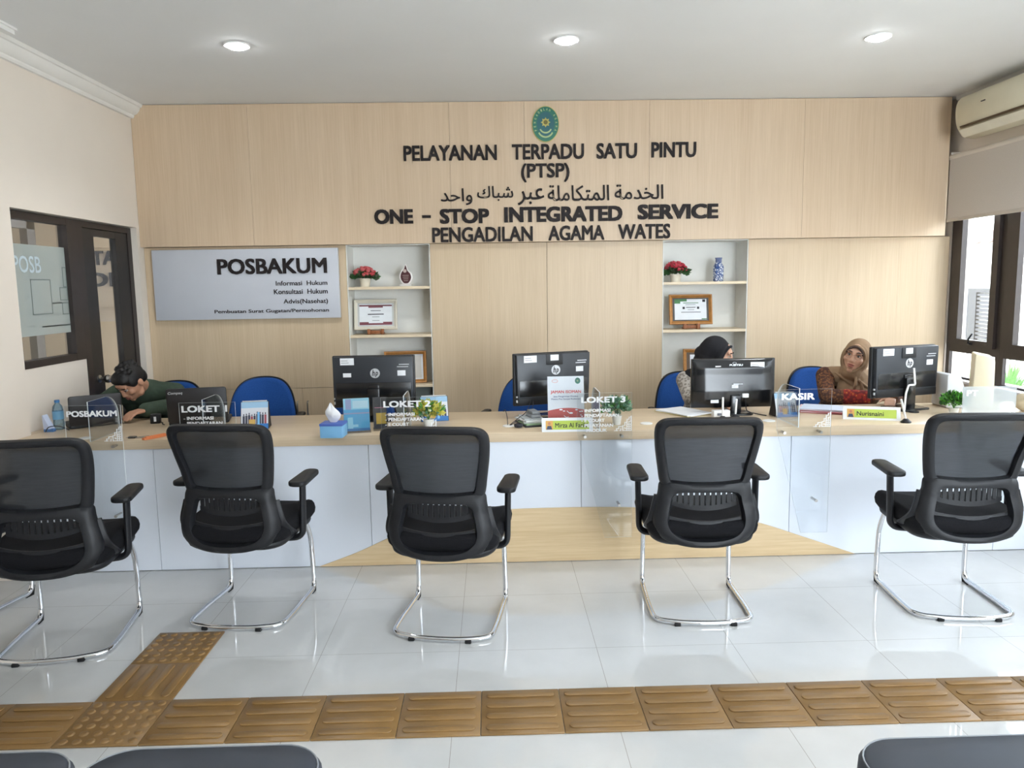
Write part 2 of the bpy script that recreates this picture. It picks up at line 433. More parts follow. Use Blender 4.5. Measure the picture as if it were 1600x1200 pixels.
# ================================================================== OUTSIDE
b = MB(); b.box((XR+.16, -12, -.1), (16, 14, -.02)); structure(b, 'ground', M('paving', (196, 190, 178), .8, var=.08), smooth=0)
m_house = M('sunlit_plaster', (246, 242, 232), .8, var=.02)
hz = thing('neighbouring_house', 'sunlit white house with tiled roof and dark shutters outside the windows', 'house', (8.0, 4.0, 0))
b = MB(); b.box((0, -9, -.02), (.3, 9, 2.5)); b.build('wall', m_house, hz, smooth=0)
m_rooft = M('clay_roof_tile', (112, 88, 82), .8, var=.15, scale=10)
b = MB()
def roof(u, v):
    y = -9.4+u*19; d = v*2.4; ph = (d*3.6) % 1
    return Vector((-.45+d, y, 1.98+d*.55+.05*abs(math.sin(y*PI/.28))+.05*(1-ph)))
b.grid(roof, 480, 56); b.build('roof', m_rooft, hz, smooth=60)
m_shut = M('grey_shutter', (20, 20, 22), .6, var=.08); m_slat = M('shutter_slat', (32, 32, 35), .6)
for y in (-6.9, -3.9, -.4, 3.25):
    b = MB(); b.box((-.07, y, .45), (0, y+.07, 1.43)); b.box((-.07, y+1.28, .45), (0, y+1.35, 1.43)); b.box((-.069, y+.07, 1.37), (0, y+1.28, 1.429)); b.box((-.069, y+.07, .451), (0, y+1.28, .51)); b.box((-.06, y+.88, .51), (-.005, y+1.28, 1.37)); b.box((-.06, y+.42, .51), (-.005, y+.5, 1.37))
    sh = b.build('shutter', m_shut, hz, smooth=0)
    b = MB()
    for i in range(15): b.box((-.05, y+.07, .52+i*.057), (-.012, y+.42, .56+i*.057)); b.box((-.05, y+.5, .52+i*.057), (-.012, y+.88, .56+i*.057))
    b.build('louvres', m_slat, sh, smooth=0)
# fence of pale bars and spiky bushes below the windows
fn = thing('garden_fence', 'pale barred garden fence outside the windows behind the bushes', 'fence', (7.0, 4.4, 0))
b = MB(); b.box((-.03, -6, .62), (.03, 4.5, .67)); b.box((-.03, -6, .1), (.03, 4.5, .15)); b.build('rail', m_white, fn, smooth=0)
for i in range(88):
    b = MB(); b.box((-.012, -6+i*.12, .0), (.012, -6+i*.12+.028, .74)); b.build('bar', m_white, fn, smooth=0)
m_bl = M('bush_leaf', (104, 150, 88), .6, var=.4, scale=12); m_bs = M('bush_stem', (110, 90, 64), .8)
def bush(i, x, y, lab):
    r = random.Random(i); t = thing('spiky_bush', lab, 'plant', (x, y, -.02), group='bushes outside the windows')
    b = MB()
    for k in range(120):
        a = r.uniform(0, 2*PI); tl = r.uniform(.1, 1.2); L = r.uniform(.4, .62); wdt = .011
        d = Vector((math.cos(a)*math.sin(tl), math.sin(a)*math.sin(tl), math.cos(tl))); s = Vector((-math.sin(a), math.cos(a), 0))
        o = Vector((0, 0, .25))
        p = [o, o+d*L*.5+Vector((0, 0, .03)), o+d*L+Vector((0, 0, -.10*L))]
        b._new([p[0]-s*wdt, p[0]+s*wdt, p[1]+s*wdt, p[1]-s*wdt, p[2]], [(0, 1, 2, 3), (3, 2, 4)])
    b.build('foliage', m_bl, t, smooth=0)
    b = MB(); b.tube([(0, 0, 0), (0.01, 0, .15), (0, .01, .3)], [.05, .04, .03], 8); b.build('stem', m_bs, t)
bush(1, 5.35, 4.05, 'spiky green bush outside the window nearest the back corner, leftmost in view')
bush(2, 6.35, 4.95, 'spiky green bush outside, farthest of the three beyond the lower panes')
bush(3, 5.3, 2.75, 'spiky green bush outside the second window, rightmost in view')

# ================================================================== BUILT-IN CUPBOARDS ALONG THE BACK
def cupboard(x0, x1, n, label, lower):
    t = thing('wall_cupboard', label, 'cupboard', ((x0+x1)/2, 3.0, 0)); cx = (x0+x1)/2
    b = MB(); b.box((x0-cx+.001, -.038, 0), (x1-cx-.001, .24, 1.914)); b.build('carcass', m_gap, t, smooth=0)
    w = (x1-x0)/n
    for i in range(1 if lower else n):
        a = x0-cx+i*(x1-x0)/(1 if lower else n); e = a+(x1-x0)/(1 if lower else n); g = .0016 if (x0 < 1 and not lower and i in (1, 2)) else .0003
        b = MB(); b.box((a+(g if i == 2 else .0003), -.06, .798 if lower else .06), (e-(g if i == 1 else .0003), -.04, 1.912)); b.build('upper_panel' if lower else 'tall_door', m_lamL, t, smooth=0)
    if lower:
        for i in range(n):
            a = x0-cx+i*w; b = MB(); b.box((a+.0012, -.06, .06), (a+w-.0012, -.04, .795)); d = b.build('lower_door', m_lamL, t, smooth=0)
            hx = a+w-.04 if i % 2 == 0 else a+.04
            b = MB(); b.tube(fillet([(hx, -.06, .58), (hx, -.088, .58), (hx, -.088, .69), (hx, -.06, .69)], .01, 4), .006, 8); b.build('handle', m_steel, d)
cupboard(XL+.002, -.364, 4, 'light wood cupboard wall behind the white POSBAKUM board', True)
cupboard(.292, 2.124, 4, 'light wood cupboard doors in the middle, between the two display niches', False)
cupboard(2.806, XR-.005, 4, 'light wood cupboard doors right of the right display niche, by the windows', False)
def niche(x0, x1, label):
    cx = (x0+x1)/2; t = thing('display_niche', label, 'shelf unit', (cx, 2.94, 0)); w = (x1-x0)/2
    b = MB(); b.box((-w, .285, .0), (w, .30, 1.914)); b.box((-w, 0.001, 0), (-w+.006, .29, 1.914)); b.box((w-.006, .001, 0), (w, .29, 1.914)); b.box((-w, .0, 1.908), (w, .29, 1.914))
    b.build('shell', m_niche, t, smooth=0)
    for z in (1.565, 1.185, .785):
        b = MB(); b.box((-w+.006, .004 if z > .8 else .0, z), (w-.006, .285, z+.022), .002, seg=1); b.build('shelf', M('shelf_edge', (226, 208, 178), .45), t, smooth=0)
    b = MB(); b.box((-w+.006, .10, .0), (w-.006, .12, .785)); b.build('lower_panel', M('grey_panel', (120, 126, 122), .6), t, smooth=0)
niche(-.362, .290, 'white recessed display niche left of the middle cupboards, with a flame-shaped award')
niche(2.126, 2.804, 'white recessed display niche right of the middle cupboards, with a blue vase')

# ================================================================== COUNTER
ct = thing('service_counter', 'long white service counter with light wood top and curved wood inlay', 'counter', (1.24, 1.08, 0))
CX = 1.24; CTZ = .763; CTX0, CTX1 = XL, XR-.02
b = MB()
b.box((XL+.001-CX, -.02, .708), (CTX1-CX, .72, CTZ), .004, seg=2)
b.box((XL-.048-CX, .21, .708), (XL+.001-CX, .72, CTZ))
b.build('worktop', m_top, ct)
seams = [XL+.001, -1.137, .06, 1.259, 2.46, 3.266+.4, CTX1]
for a, c in zip(seams, seams[1:]):
    b = MB(); b.box((a-CX+.0015, 0, .004), (c-CX-.0015, .018, .706)); b.build('front_panel', m_front, ct, smooth=0)
b = MB(); b.box((XL+.002-CX, .02, 0), (CTX1-CX, .04, .706)); b.build('backing', m_gap, ct, smooth=0)
for x in (XL+.02, -.5, .9, 2.1, 3.3, CTX1-.03):
    b = MB(); b.box((x-CX, .04, 0), (x-CX+.02, .66, .706)); b.build('support_panel', m_front, ct, smooth=0)
arc = [(-.242, .003), (-.02, .084), (.202, .181), (.46, .269), (.716, .308), (1.15, .318), (1.596, .307), (1.966, .272), (2.264, .208), (2.565, .105), (2.85, .003)]
pl = [(p.x-CX, p.y) for p in spline([(a, z, 0) for a, z in arc], 8)]
b = MB(); b.prism(pl, .006, X=T(0, -.0005, 0) @ UP); b.build('curved_inlay', wood('inlay_wood', (206, 178, 136), (226, 202, 164), .35, (1.1, 26, 26)), ct, smooth=0)
for x, y in ((.855, 1.253), (1.663, 1.246), (-1.53, 1.137), (2.39, 1.25), (.27, 1.25)):
    b = MB(); b.lathe([(.036, 0), (.036, .004), (.03, .006), (.0, .006)], 24, X=T(x-CX, y-1.08, CTZ)); b.build('cable_cap', m_white, ct)

# ================================================================== SIGNS ON THE HEADER
FORMS = {'ا': (0xFE8D, 0xFE8E), 'ل': (0xFEDD, 0xFEDE, 0xFEDF, 0xFEE0), 'خ': (0xFEA5, 0xFEA6, 0xFEA7, 0xFEA8), 'د': (0xFEA9, 0xFEAA),
         'م': (0xFEE1, 0xFEE2, 0xFEE3, 0xFEE4), 'ة': (0xFE93, 0xFE94), 'ت': (0xFE95, 0xFE96, 0xFE97, 0xFE98), 'ك': (0xFED9, 0xFEDA, 0xFEDB, 0xFEDC),
         'ع': (0xFEC9, 0xFECA, 0xFECB, 0xFECC), 'ب': (0xFE8F, 0xFE90, 0xFE91, 0xFE92), 'ر': (0xFEAD, 0xFEAE), 'ش': (0xFEB5, 0xFEB6, 0xFEB7, 0xFEB8),
         'و': (0xFEED, 0xFEEE), 'ح': (0xFEA1, 0xFEA2, 0xFEA3, 0xFEA4)}
def shape_arabic(w):
    out = ''
    for i, ch in enumerate(w):
        f = FORMS[ch]; prev = i > 0 and len(FORMS[w[i-1]]) == 4; nxt = i+1 < len(w)
        if len(f) == 2: k = f[1] if prev else f[0]
        else: k = f[3] if prev and nxt else f[1] if prev else f[2] if nxt else f[0]
        out += chr(k)
    return out[::-1]
# lettering: word, x0, x1, z0, z1 on the header (metres)
LINES = [
 ('raised dark lettering PELAYANAN TERPADU SATU PINTU below the green emblem', .014, [('PELAYANAN', .119, .829, 2.534, 2.647), ('TERPADU', .944, 1.496, 2.534, 2.648), ('SATU', 1.593, 1.904, 2.534, 2.649), ('PINTU', 2.016, 2.36, 2.537, 2.651)], .024),
 ('raised dark lettering (PTSP) on the wood header, second line', .014, [('(PTSP)', 1.012, 1.384, 2.365, 2.505)], .024),
 ('thin dark Arabic lettering, third line on the wood header', .012, [('واحد', .392, .635, 2.199, 2.325), ('شباك', .673, .949, 2.228, 2.34), ('عبر', .985, 1.188, 2.192, 2.318), ('المتكاملة', 1.216, 1.689, 2.219, 2.34), ('الخدمة', 1.732, 2.11, 2.226, 2.338)], .006),
 ('wide raised dark lettering ONE - STOP INTEGRATED SERVICE on the wood header', .014, [('ONE', -.121, .176, 2.064, 2.175), ('-', .246, .312, 2.106, 2.126), ('STOP', .382, .761, 2.06, 2.172), ('INTEGRATED', .878, 1.792, 2.063, 2.18), ('SERVICE', 1.912, 2.539, 2.072, 2.186)], .042),
 ('raised dark lettering PENGADILAN AGAMA WATES, lowest line on the wood header', .014, [('PENGADILAN', .32, 1.096, 1.918, 2.033), ('AGAMA', 1.218, 1.652, 1.92, 2.034), ('WATES', 1.76, 2.166, 1.924, 2.038)], .024),
]
for lab, d, words, bold in LINES:
    xm = (words[0][1]+words[-1][2])/2; z0 = words[0][3]
    t = thing('sign_lettering', lab, 'lettering', (xm, 2.88, z0))
    for w, x0, x1, za, zb in words:
        if w[0] in FORMS: w = shape_arabic(w)
        b = MB(); b.text(w, (x0-xm, x1-xm, za-z0, zb-z0), 0, d, bold); b.build('word', m_letter, t, smooth=0)

# green oval court emblem
t = thing('wall_emblem', 'green oval emblem with gold flower and crescent on the wood header', 'emblem', (1.203, 2.88, 2.794))
def oval(rx, rz, n=48): return [(rx*math.cos(2*PI*i/n), rz*math.sin(2*PI*i/n)) for i in range(n)]
m_eg = M('emblem_gold', (186, 178, 96), .45); m_egreen = M('emblem_green', (36, 112, 92), .4); m_egreen2 = M('emblem_teal', (30, 98, 106), .4); m_epale = M('emblem_pale', (176, 196, 140), .5)
b = MB(); b.prism(oval(.103, .133), .012, X=UP); b.build('rim', m_eg, t, smooth=60)
b = MB(); b.prism(oval(.099, .128), .014, X=UP); b.build('green_field', m_egreen, t, smooth=60)
b = MB(); b.prism(oval(.066, .09), .0155, X=UP); b.build('inner_field', m_egreen2, t, smooth=60)
b = MB(); st = [((.037 if i % 2 == 0 else .024)*math.cos(PI*i/8+PI/2), (.037 if i % 2 == 0 else .024)*math.sin(PI*i/8+PI/2)+.012) for i in range(16)]
b.prism(st, .018, X=UP, m=m_eg); b.prism([(.016*math.cos(i*PI/8), .012+.016*math.sin(i*PI/8)) for i in range(16)], .0195, X=UP, m=M('emblem_olive', (110, 104, 48), .5)); b.build('flower', None, t, smooth=0)
b = MB()
for r, zc in ((.05, -.02), (.062, -.04)):
    p = [(r*math.cos(a), zc+r*math.sin(a)) for a in [math.radians(205+130*i/16) for i in range(17)]]+[((r-.006)*math.cos(a)*.93, zc+.002+(r-.006)*math.sin(a)*.93) for a in [math.radians(335-130*i/16) for i in range(17)]]
    b.prism(p, .018, X=UP)
b.build('crescents', m_epale, t, smooth=0)
b = MB(); s_ = 'PENGADILAN AGAMA'
for i, ch in enumerate(s_):
    if ch == ' ': continue
    a = math.radians(205-230*i/(len(s_)-1)); px, pz = .083*math.cos(a), .109*math.sin(a)
    b.text(ch, (-.005, .005, -.0085, .0085), 0, .002, .02, X=T(px, -.0145, pz) @ Matrix.Rotation(a-PI/2, 4, (0, -1, 0)))
b.build('ring_lettering', m_epale, t, smooth=0)

# white POSBAKUM board
t = thing('sign_board', 'white board lettered POSBAKUM on the cupboard wall at left', 'sign', (-1.13, 2.939, 1.352))
b = MB(); b.box((-.716, -.042, 0), (.712, 0, .54), .003); b.build('board', M('pearl_board', (200, 203, 211), .3, var=.01), t)
for w, x0, x1, z0, z1, bd, d in (('POSBAKUM', -1.347, -.505, 1.698, 1.818, .025, .012), ('Informasi  Hukum', -.906, -.508, 1.607, 1.643, .014, .003), ('Konsultasi  Hukum', -.924, -.508, 1.541, 1.579, .014, .003),
                                 ('Advis(Nasehat)', -.854, -.509, 1.457, 1.502, .014, .003), ('Pembuatan Surat Gugatan/Permohonan', -1.391, -.505, 1.392, 1.427, .014, .003)):
    b = MB(); b.text(w, (x0+1.13, x1+1.13, z0-1.352, z1-1.352), -.042, d, bd); b.build('lettering', m_letter, t, smooth=0)

# ================================================================== FLOOR: TACTILE TILES
m_tac = M('ochre_tactile_tile', (138, 105, 60), .38, var=.14, scale=16, stretch=(.3, 1, 1), spec=.6)
def tile_mesh(kind):
    b = MB(); b.box((-.149, -.149, .0), (.149, .149, .007), .002)
    if kind == 'bars':
        for i in range(4):
            y = -.1085+.0725*i
            b.prism(rounded(.262, .034, .0165, 5), .0055, X=T(0, y, .0065), bev=.0024)
    else:
        for i in range(6):
            for j in range(6): b.lathe([(.0165, 0), (.0145, .004), (.009, .0055), (0, .0055)], 14, X=T(-.122+.0488*i, -.122+.0488*j, .0065))
    return b
pb = tile_mesh('bars').build('tactile_tile', m_tac, smooth=50); pd = tile_mesh('dots').build('tactile_tile', m_tac, smooth=50)
def put_tile(src, first, k, j, rz, lab, grp):
    o = src if first else src.copy()
    if not first: C.objects.link(o)
    o.location = (-.198+.3*k+.15, -.348+.3*j-.15, 0); o.rotation_euler = (0, 0, rz); tag(o, lab, 'floor tile', grp); return o
ORD = ['', 'first', 'second', 'third', 'fourth', 'fifth', 'sixth', 'seventh', 'eighth', 'ninth', 'tenth', 'eleventh', 'twelfth', 'thirteenth']
g = 'ochre tactile paving tiles'
put_tile(pd, True, -2, 0, 0, 'knobbed ochre tactile tile at the crossing of the two strips', g)
put_tile(pd, False, -2, 2, 0, 'knobbed ochre tactile tile ending the side strip, behind the second chair', g)
put_tile(pb, True, -2, 1, PI/2, 'ochre tile with lengthwise bars between the two knobbed tiles', g)
for k in range(-5, -2): put_tile(pb, False, k, 0, 0, 'barred ochre tactile tile, %s to the left of the knobbed crossing tile' % ORD[-2-k], g)
for k in range(-1, 11): put_tile(pb, False, k, 0, 0, 'barred ochre tactile tile, %s to the right of the knobbed crossing tile' % ORD[k+2], g)

# ================================================================== VISITOR CHAIRS
m_mesh = (lambda: None)
def mesh_mat():
    t = NT('black_chair_mesh'); co = t.coord()
    sp = t.add('ShaderNodeSeparateXYZ'); t.link(co, sp.inputs[0])
    n = t.noise(t.mapping(co, (1, 1, 9)), 14, 3)
    t.link(t.ramp(n, [(.3, rgb(20, 22, 26)), (.75, rgb(32, 35, 40))]), t.b.inputs['Base Color']); t.b.inputs['Roughness'].default_value = .75
    w = t.math('MULTIPLY', t.math('SINE', t.math('MULTIPLY', sp.outputs[2], 1500)), .03)
    tr = t.add('ShaderNodeBsdfTransparent'); mx = t.add('ShaderNodeMixShader')
    t.link(t.math('ADD', w, .93), mx.inputs[0]); t.link(tr.outputs[0], mx.inputs[1]); t.link(t.b.outputs[0], mx.inputs[2]); t.link(mx.outputs[0], t.out.inputs[0])
    return t.m
m_mesh = mesh_mat()
def interp(tab, x):
    for (a, u), (c, v) in zip(tab, tab[1:]):
        if x <= c:
            k = max(0, (x-a)/(c-a)); k = k*k*(3-2*k) if False else k
            return u+(v-u)*k
    return tab[-1][1]
BACKY = [(.36, -.225), (.44, -.235), (.52, -.232), (.60, -.215), (.66, -.208), (.75, -.225), (.86, -.262), (.99, -.315)]
def by(x, z): return interp(BACKY, z)+.9*x*x*(.75 if z > .6 else .9)
def ring(mb, outer, inner, th, m=None):
    """frame band between two closed outlines (x, z) that follows the curve of the back; rounded edges"""
    n = len(outer); k = mb.mi(m); rows = []
    for (ox, oz), (ix, iz) in zip(outer, inner):
        mx_, mz_ = (ox+ix)/2, (oz+iz)/2
        pr = []
        for s, dy in ((0, .0), (.16, -th*.5), (.5, -th*.62), (.84, -th*.5), (1, 0), (.84, th*.45), (.16, th*.45)):
            x, z = ox+(ix-ox)*s, oz+(iz-oz)*s
            pr.append(mb.bm.verts.new((x, by(x, z)+dy, z)))
        rows.append(pr)
    for i in range(n):
        a, c = rows[i], rows[(i+1) % n]
        for j in range(len(a)):
            mb.bm.faces.new((a[j], c[j], c[(j+1) % len(a)], a[(j+1) % len(a)])).material_index = k
def half(P): return P+[(-x, z) for x, z in P[::-1] if abs(x) > 1e-4]
def make_visitor_chair():
    t = thing('visitor_chair', 'x', 'chair')
    # upper frame: mesh window; lower frame: open ring
    uo = half([(0, .992), (.10, .991), (.19, .986), (.228, .968), (.243, .93), (.238, .85), (.222, .75), (.206, .665), (.17, .638), (.09, .628), (0, .625)])
    ui = half([(0, .952), (.10, .951), (.168, .948), (.190, .937), (.199, .910), (.193, .85), (.177, .76), (.162, .688), (.143, .677), (.08, .668), (0, .664)])
    lo = half([(0, .672), (.09, .674), (.17, .68), (.208, .668), (.217, .62), (.234, .55), (.240, .50), (.230, .445), (.185, .397), (.10, .373), (0, .367)])
    li = half([(0, .622), (.09, .621), (.128, .616), (.147, .598), (.154, .57), (.164, .52), (.166, .49), (.158, .462), (.13, .432), (.08, .414), (0, .409)])
    sp = lambda P: [(p.x, p.y) for p in spline([(x, z, 0) for x, z in P], 4, True)]
    b = MB(); ring(b, sp(uo), sp(ui), .044); ring(b, sp(lo), sp(li), .058)
    # side brackets from the back frame to the seat
    for s in (-1, 1): b.tube(spline([(s*.20, by(.2, .60)+.01, .60), (s*.225, -.17, .50), (s*.235, -.10, .435), (s*.215, -.02, .405)], 5), [.022]*16, 10, flat=(.8, 1.5))
    b.build('back_frame', m_chair, t, smooth=50, recalc=True)
    # mesh, following the inner outline
    b = MB(); inn = sp([(x*1.04, z+(.012 if z > .8 else -.012)) for x, z in ui]); cz = .81; N = len(inn)
    V = []
    for r in range(9):
        k = 1-r/9; V.append([b.bm.verts.new((x*k, by(x*k, cz+(z-cz)*k)+.004, cz+(z-cz)*k)) for x, z in inn])
    ce = b.bm.verts.new((0, by(0, cz)+.004, cz))
    for r in range(8):
        for i in range(N): b.bm.faces.new((V[r][i], V[r][(i+1) % N], V[r+1][(i+1) % N], V[r+1][i]))
    for i in range(N): b.bm.faces.new((V[8][i], V[8][(i+1) % N], ce))
    b.build('back_mesh', m_mesh, t, smooth=80)
    # slatted lumbar plate
    b = MB()
    def lz(x): return .555-.022*(1-(x/.15)**2)
    for i in range(12):
        x = -.1375+.025*i; y = by(x, .59)+.022
        b.box((x-.0085, y-.004, lz(x)+.018), (x+.0085, y+.004, .63))
    b.grid(lambda u, v: Vector((-.15+.3*u, by(-.15+.3*u, .58)+.02, lz(-.15+.3*u)+.024*v)), 24, 2)
    b.grid(lambda u, v: Vector((-.15+.3*u, by(-.15+.3*u, .58)+.026, lz(-.15+.3*u)+.024*v)), 24, 2)
    b.build('lumbar_plate', m_chair, t, smooth=30)
    b = MB(); b.tube([(x, by(x, .47)+.012-.0*x, .477-.02*(1-(x/.18)**2)+.012) for x in [-.18+.03*i for i in range(13)]],   .019, 10, flat=(.6, 1.3)); b.build('lower_crossbar', m_chair, t, smooth=50)
    # seat: padded cushion on a plastic shell
    def seat(th0, th1, sc, m, nm):
        b = MB()
        def top(u, v, z):
            a = rounded(2, 2, .45, 5); return None
        P = rounded(.535*sc, .50*sc, .10, 6)
        layers = [(0, .93), (.25, .985), (.5, 1), (.75, .985), (.93, .95), (1, .90)]
        rows = []
        for h, k in layers:
            rows.append([b.bm.verts.new((x*k*(1-.05*(-y/.25)), y*k+.012, th0+(th1-th0)*h+.016*(y/.25)*(1 if y > 0 else .3)-(.03*max(0, (y-.16)/.09)**2 if h > .4 else .012*max(0, (y-.16)/.09)))) for x, y in P])
        n = len(P)
        for a, c in zip(rows, rows[1:]):
            for i in range(n): b.bm.faces.new((a[i], a[(i+1) % n], c[(i+1) % n], c[i]))
        b.bm.faces.new(rows[0][::-1]); cv = b.bm.verts.new((0, 0, th1-.004))
        for i in range(n): b.bm.faces.new((rows[-1][i], rows[-1][(i+1) % n], cv))
        return b.build(nm, m, t, smooth=60, recalc=True)
    seat(.412, .50, 1, m_fabric, 'seat'); seat(.378, .425, .93, m_chair, 'seat_shell')
    # armrests
    for s in (-1, 1):
        b = MB()
        path = fillet([(s*.19, -.02, .372), (s*.278, -.015, .378), (s*.284, -.005, .66)], .06, 6)
        b.tube(path, [.02]*len(path), 10, flat=(.85, 1.5) if False else (1.3, .75))
        arm = b.build('armrest', m_chair, t, smooth=50)
        b = MB(); b.prism([(x*(1-.10*(y/.13)), y) for x, y in rounded(.082, .25, .032, 6)], .026, X=T(s*.286, .02, .652) @ RX(2), bev=.008); b.build('arm_pad', m_black, arm, smooth=50)
    # chrome cantilever base
    pts = [(-.17, .02, .405), (-.205, .20, .405), (-.222, .238, .30), (-.226, .245, .0145), (-.232, -.06, .0145), (-.228, -.215, .0145), (-.1, -.252, .0145), (0, -.256, .0145)]
    L = fillet(pts, .055, 7)
    full = L[:-1]+[L[-1]]+[Vector((-p.x, p.y, p.z)) for p in L[:-1][::-1]]
    b = MB(); b.tube(full, .0125, 12); b.build('chrome_base', m_chrome, t, smooth=60)
    for x in (-.226, .226):
        b = MB(); b.prism([(0, 0), (.05, 0), (.062, .05), (.052, .055), (.042, .02), (0, .012)], .02, X=T(x-.01, .19, .0) @ Matrix(((0, 0, 1, 0), (1, 0, 0, 0), (0, 1, 0, 0), (0, 0, 0, 1)))); b.build('glide', m_rubber, t, smooth=0)
    for x in (-.13, .13):
        b = MB(); b.box((x-.014, -.262, 0), (x+.014, -.236, .016), .003); b.build('glide', m_rubber, t)
    return t
vc = make_visitor_chair()
CH = [(-1.193, .235, 7.8, 'black mesh visitor chair cut by the left edge of the photo, before POSBAKUM'),
      (-.447, .521, -6.3, 'black mesh visitor chair in front of LOKET 1, at the end of the side strip'),
      (.55, .345, -9.5, 'black mesh visitor chair in front of LOKET 2, middle of the row'),
      (1.747, .44, -3, 'black mesh visitor chair between LOKET 3 and the KASIR sign, fourth in the row'),
      (2.978, .413, -4.5, 'black mesh visitor chair at the right end of the row, past the KASIR sign'),
      (-1.956, .585, -12, 'black visitor chair of which only one chrome rail shows behind the leftmost chair')]
for i, (x, y, a, lab) in enumerate(CH):
    o = vc if i == 0 else copy_tree(vc)
    o.location = (x, y, 0); o.rotation_euler = (0, 0, math.radians(a)); tag(o, lab, 'chair', 'black mesh visitor chairs along the counter')

# ================================================================== WAITING BENCHES (only their cushion edges reach into the photo)
m_leather = M('charcoal_leatherette', (56, 62, 72), .5, var=.10, scale=6, spec=.5)
m_pipe = M('pale_piping', (150, 154, 160), .5)
def bench(x0, n, w, y1, lab):
    L = n*w; t = thing('waiting_bench', lab, 'bench', (x0+L/2, y1-.24, 0))
    for i in range(n):
        cx = -L/2+w*(i+.5); b = MB(); P = rounded(w-.012, .48, .11, 8)
        rows = [[b.bm.verts.new((cx+x*k, y*k, z)) for x, y in P] for z, k in ((.37, .95), (.38, .985), (.41, 1), (.435, .995), (.447, .97), (.452, .93), (.456, .7), (.457, .3))]
        m_ = len(P)
        for a, c in zip(rows, rows[1:]):
            for j in range(m_): b.bm.faces.new((a[j], a[(j+1) % m_], c[(j+1) % m_], c[j]))
        b.bm.faces.new(rows[0][::-1]); b.bm.faces.new(rows[-1])
        cu = b.build('seat_cushion', m_leather, t, smooth=60)
        b = MB(); b.tube([(cx+x*.965, y*.965, .4485) for x, y in P], .0022, 6, True); b.build('piping', m_pipe, cu)
    b = MB(); b.box((-L/2+.06, -.03, .31), (L/2-.06, .03, .37), .004); b.build('beam', m_steel, t)
    for s in (-1, 1):
        b = MB(); x = s*(L/2-.25); b.box((x-.025, -.02, .03), (x+.025, .02, .31)); b.box((x-.03, -.24, .0), (x+.03, .24, .03), .006); b.build('leg', m_steel, t)
bench(-.832, 2, .592, -1.375, 'charcoal padded waiting bench at the bottom edge of the photo, left one')
bench(1.615, 2, .60, -1.425, 'charcoal padded waiting bench at the bottom edge of the photo, right one')

# ================================================================== CEILING LIGHTS, AIR CONDITIONER, BLIND
m_lamp = emit('lamp_glow', (.93, .97, 1, 1), 40)
DL = [(-.662, 1.47, 'recessed ceiling light at left, above LOKET 1'), (1.224, 1.42, 'recessed ceiling light in the middle, in front of the emblem'), (3.024, 1.41, 'recessed ceiling light at right, nearest the air conditioner')]
for x, y, lab in DL:
    t = thing('ceiling_light', lab, 'light', (x, y, CEIL), group='recessed ceiling lights')
    b = MB(); b.lathe([(.056, -.001), (.056, -.006), (.072, -.008), (.074, 0)], 28); b.build('trim_ring', m_white, t)
    b = MB(); b.lathe([(.056, -.012), (.04, -.02), (0, -.024)], 28); b.build('diffuser', m_lamp, t)
    l = bpy.data.lights.new('lamp', 'SPOT'); l.energy = 45; l.spot_size = math.radians(140); l.spot_blend = .6; l.shadow_soft_size = .05; l.color = (.95, .98, 1)
    o = bpy.data.objects.new('lamp', l); C.objects.link(o); o.parent = t; o.location = (0, 0, -.02)

t = thing('air_conditioner', 'cream split air conditioner high on the right wall above the blind', 'air conditioner', (XR, 2.16, 2.60))
m_ac = M('cream_plastic', (226, 220, 196), .4, var=.02)
prof = [(0, .02), (0, .30), (-.10, .31), (-.175, .295), (-.205, .25), (-.212, .18), (-.20, .10), (-.165, .035), (-.13, .01), (-.06, .0)]
b = MB(); b.prism([(p.x, p.y) for p in spline([(x, z, 0) for x, z in prof], 4)], .90, X=T(0, .45, 0) @ UP, bev=.006); b.build('body', m_ac, t, smooth=40)
b = MB(); b.prism([(-.193, .068), (-.200, .080), (-.198, .084), (-.189, .072)], .80, X=T(-.004, .40, 0) @ UP); b.build('outlet_slot', m_gap, t, smooth=0)
b = MB(); b.prism([(-.150, .012), (-.192, .06), (-.200, .058), (-.158, .008)], .80, X=T(-.006, .40, -.004) @ UP); b.build('louvre', M('cream_louvre', (232, 228, 210), .4), t, smooth=0)
b = MB(); b.box((-.2165, .10, .20), (-.211, .145, .207)); b.build('badge', m_inkdark, t, smooth=0)

t = thing('roller_blind', 'grey-beige roller blind pulled part way down over the right windows', 'blind', (XR-.06, 1.0, 2.03))
b = MB(); b.tube([(0, -1.55, .475), (0, 1.87, .475)], .026, 16); b.box((-.012, -1.56, .45), (.055, -1.55, .52)); b.box((-.012, 1.865, .45), (.055, 1.873, .52)); b.build('roller', M('blind_roller', (222, 214, 204), .5), t)
b = MB(); b.box((-.022, -1.54, .0), (-.020, 1.86, .48))
def blind_mat():
    q = NT('blind_fabric'); q.link(q.ramp(q.noise(q.coord(), 180, 2), [(.3, rgb(208, 200, 192)), (.7, rgb(218, 211, 203))]), q.b.inputs['Base Color']); q.b.inputs['Roughness'].default_value = .9
    tl = q.add('ShaderNodeBsdfTranslucent'); tl.inputs[0].default_value = rgb(200, 190, 180); mx = q.add('ShaderNodeMixShader'); mx.inputs[0].default_value = .06
    q.link(q.b.outputs[0], mx.inputs[1]); q.link(tl.outputs[0], mx.inputs[2]); q.link(mx.outputs[0], q.out.inputs[0]); return q.m
b.build('fabric', blind_mat(), t, smooth=0)
b = MB(); b.box((-.027, -1.54, -.012), (-.015, 1.86, .014), .003); b.build('bottom_bar', M('blind_bar', (206, 198, 190), .5), t)
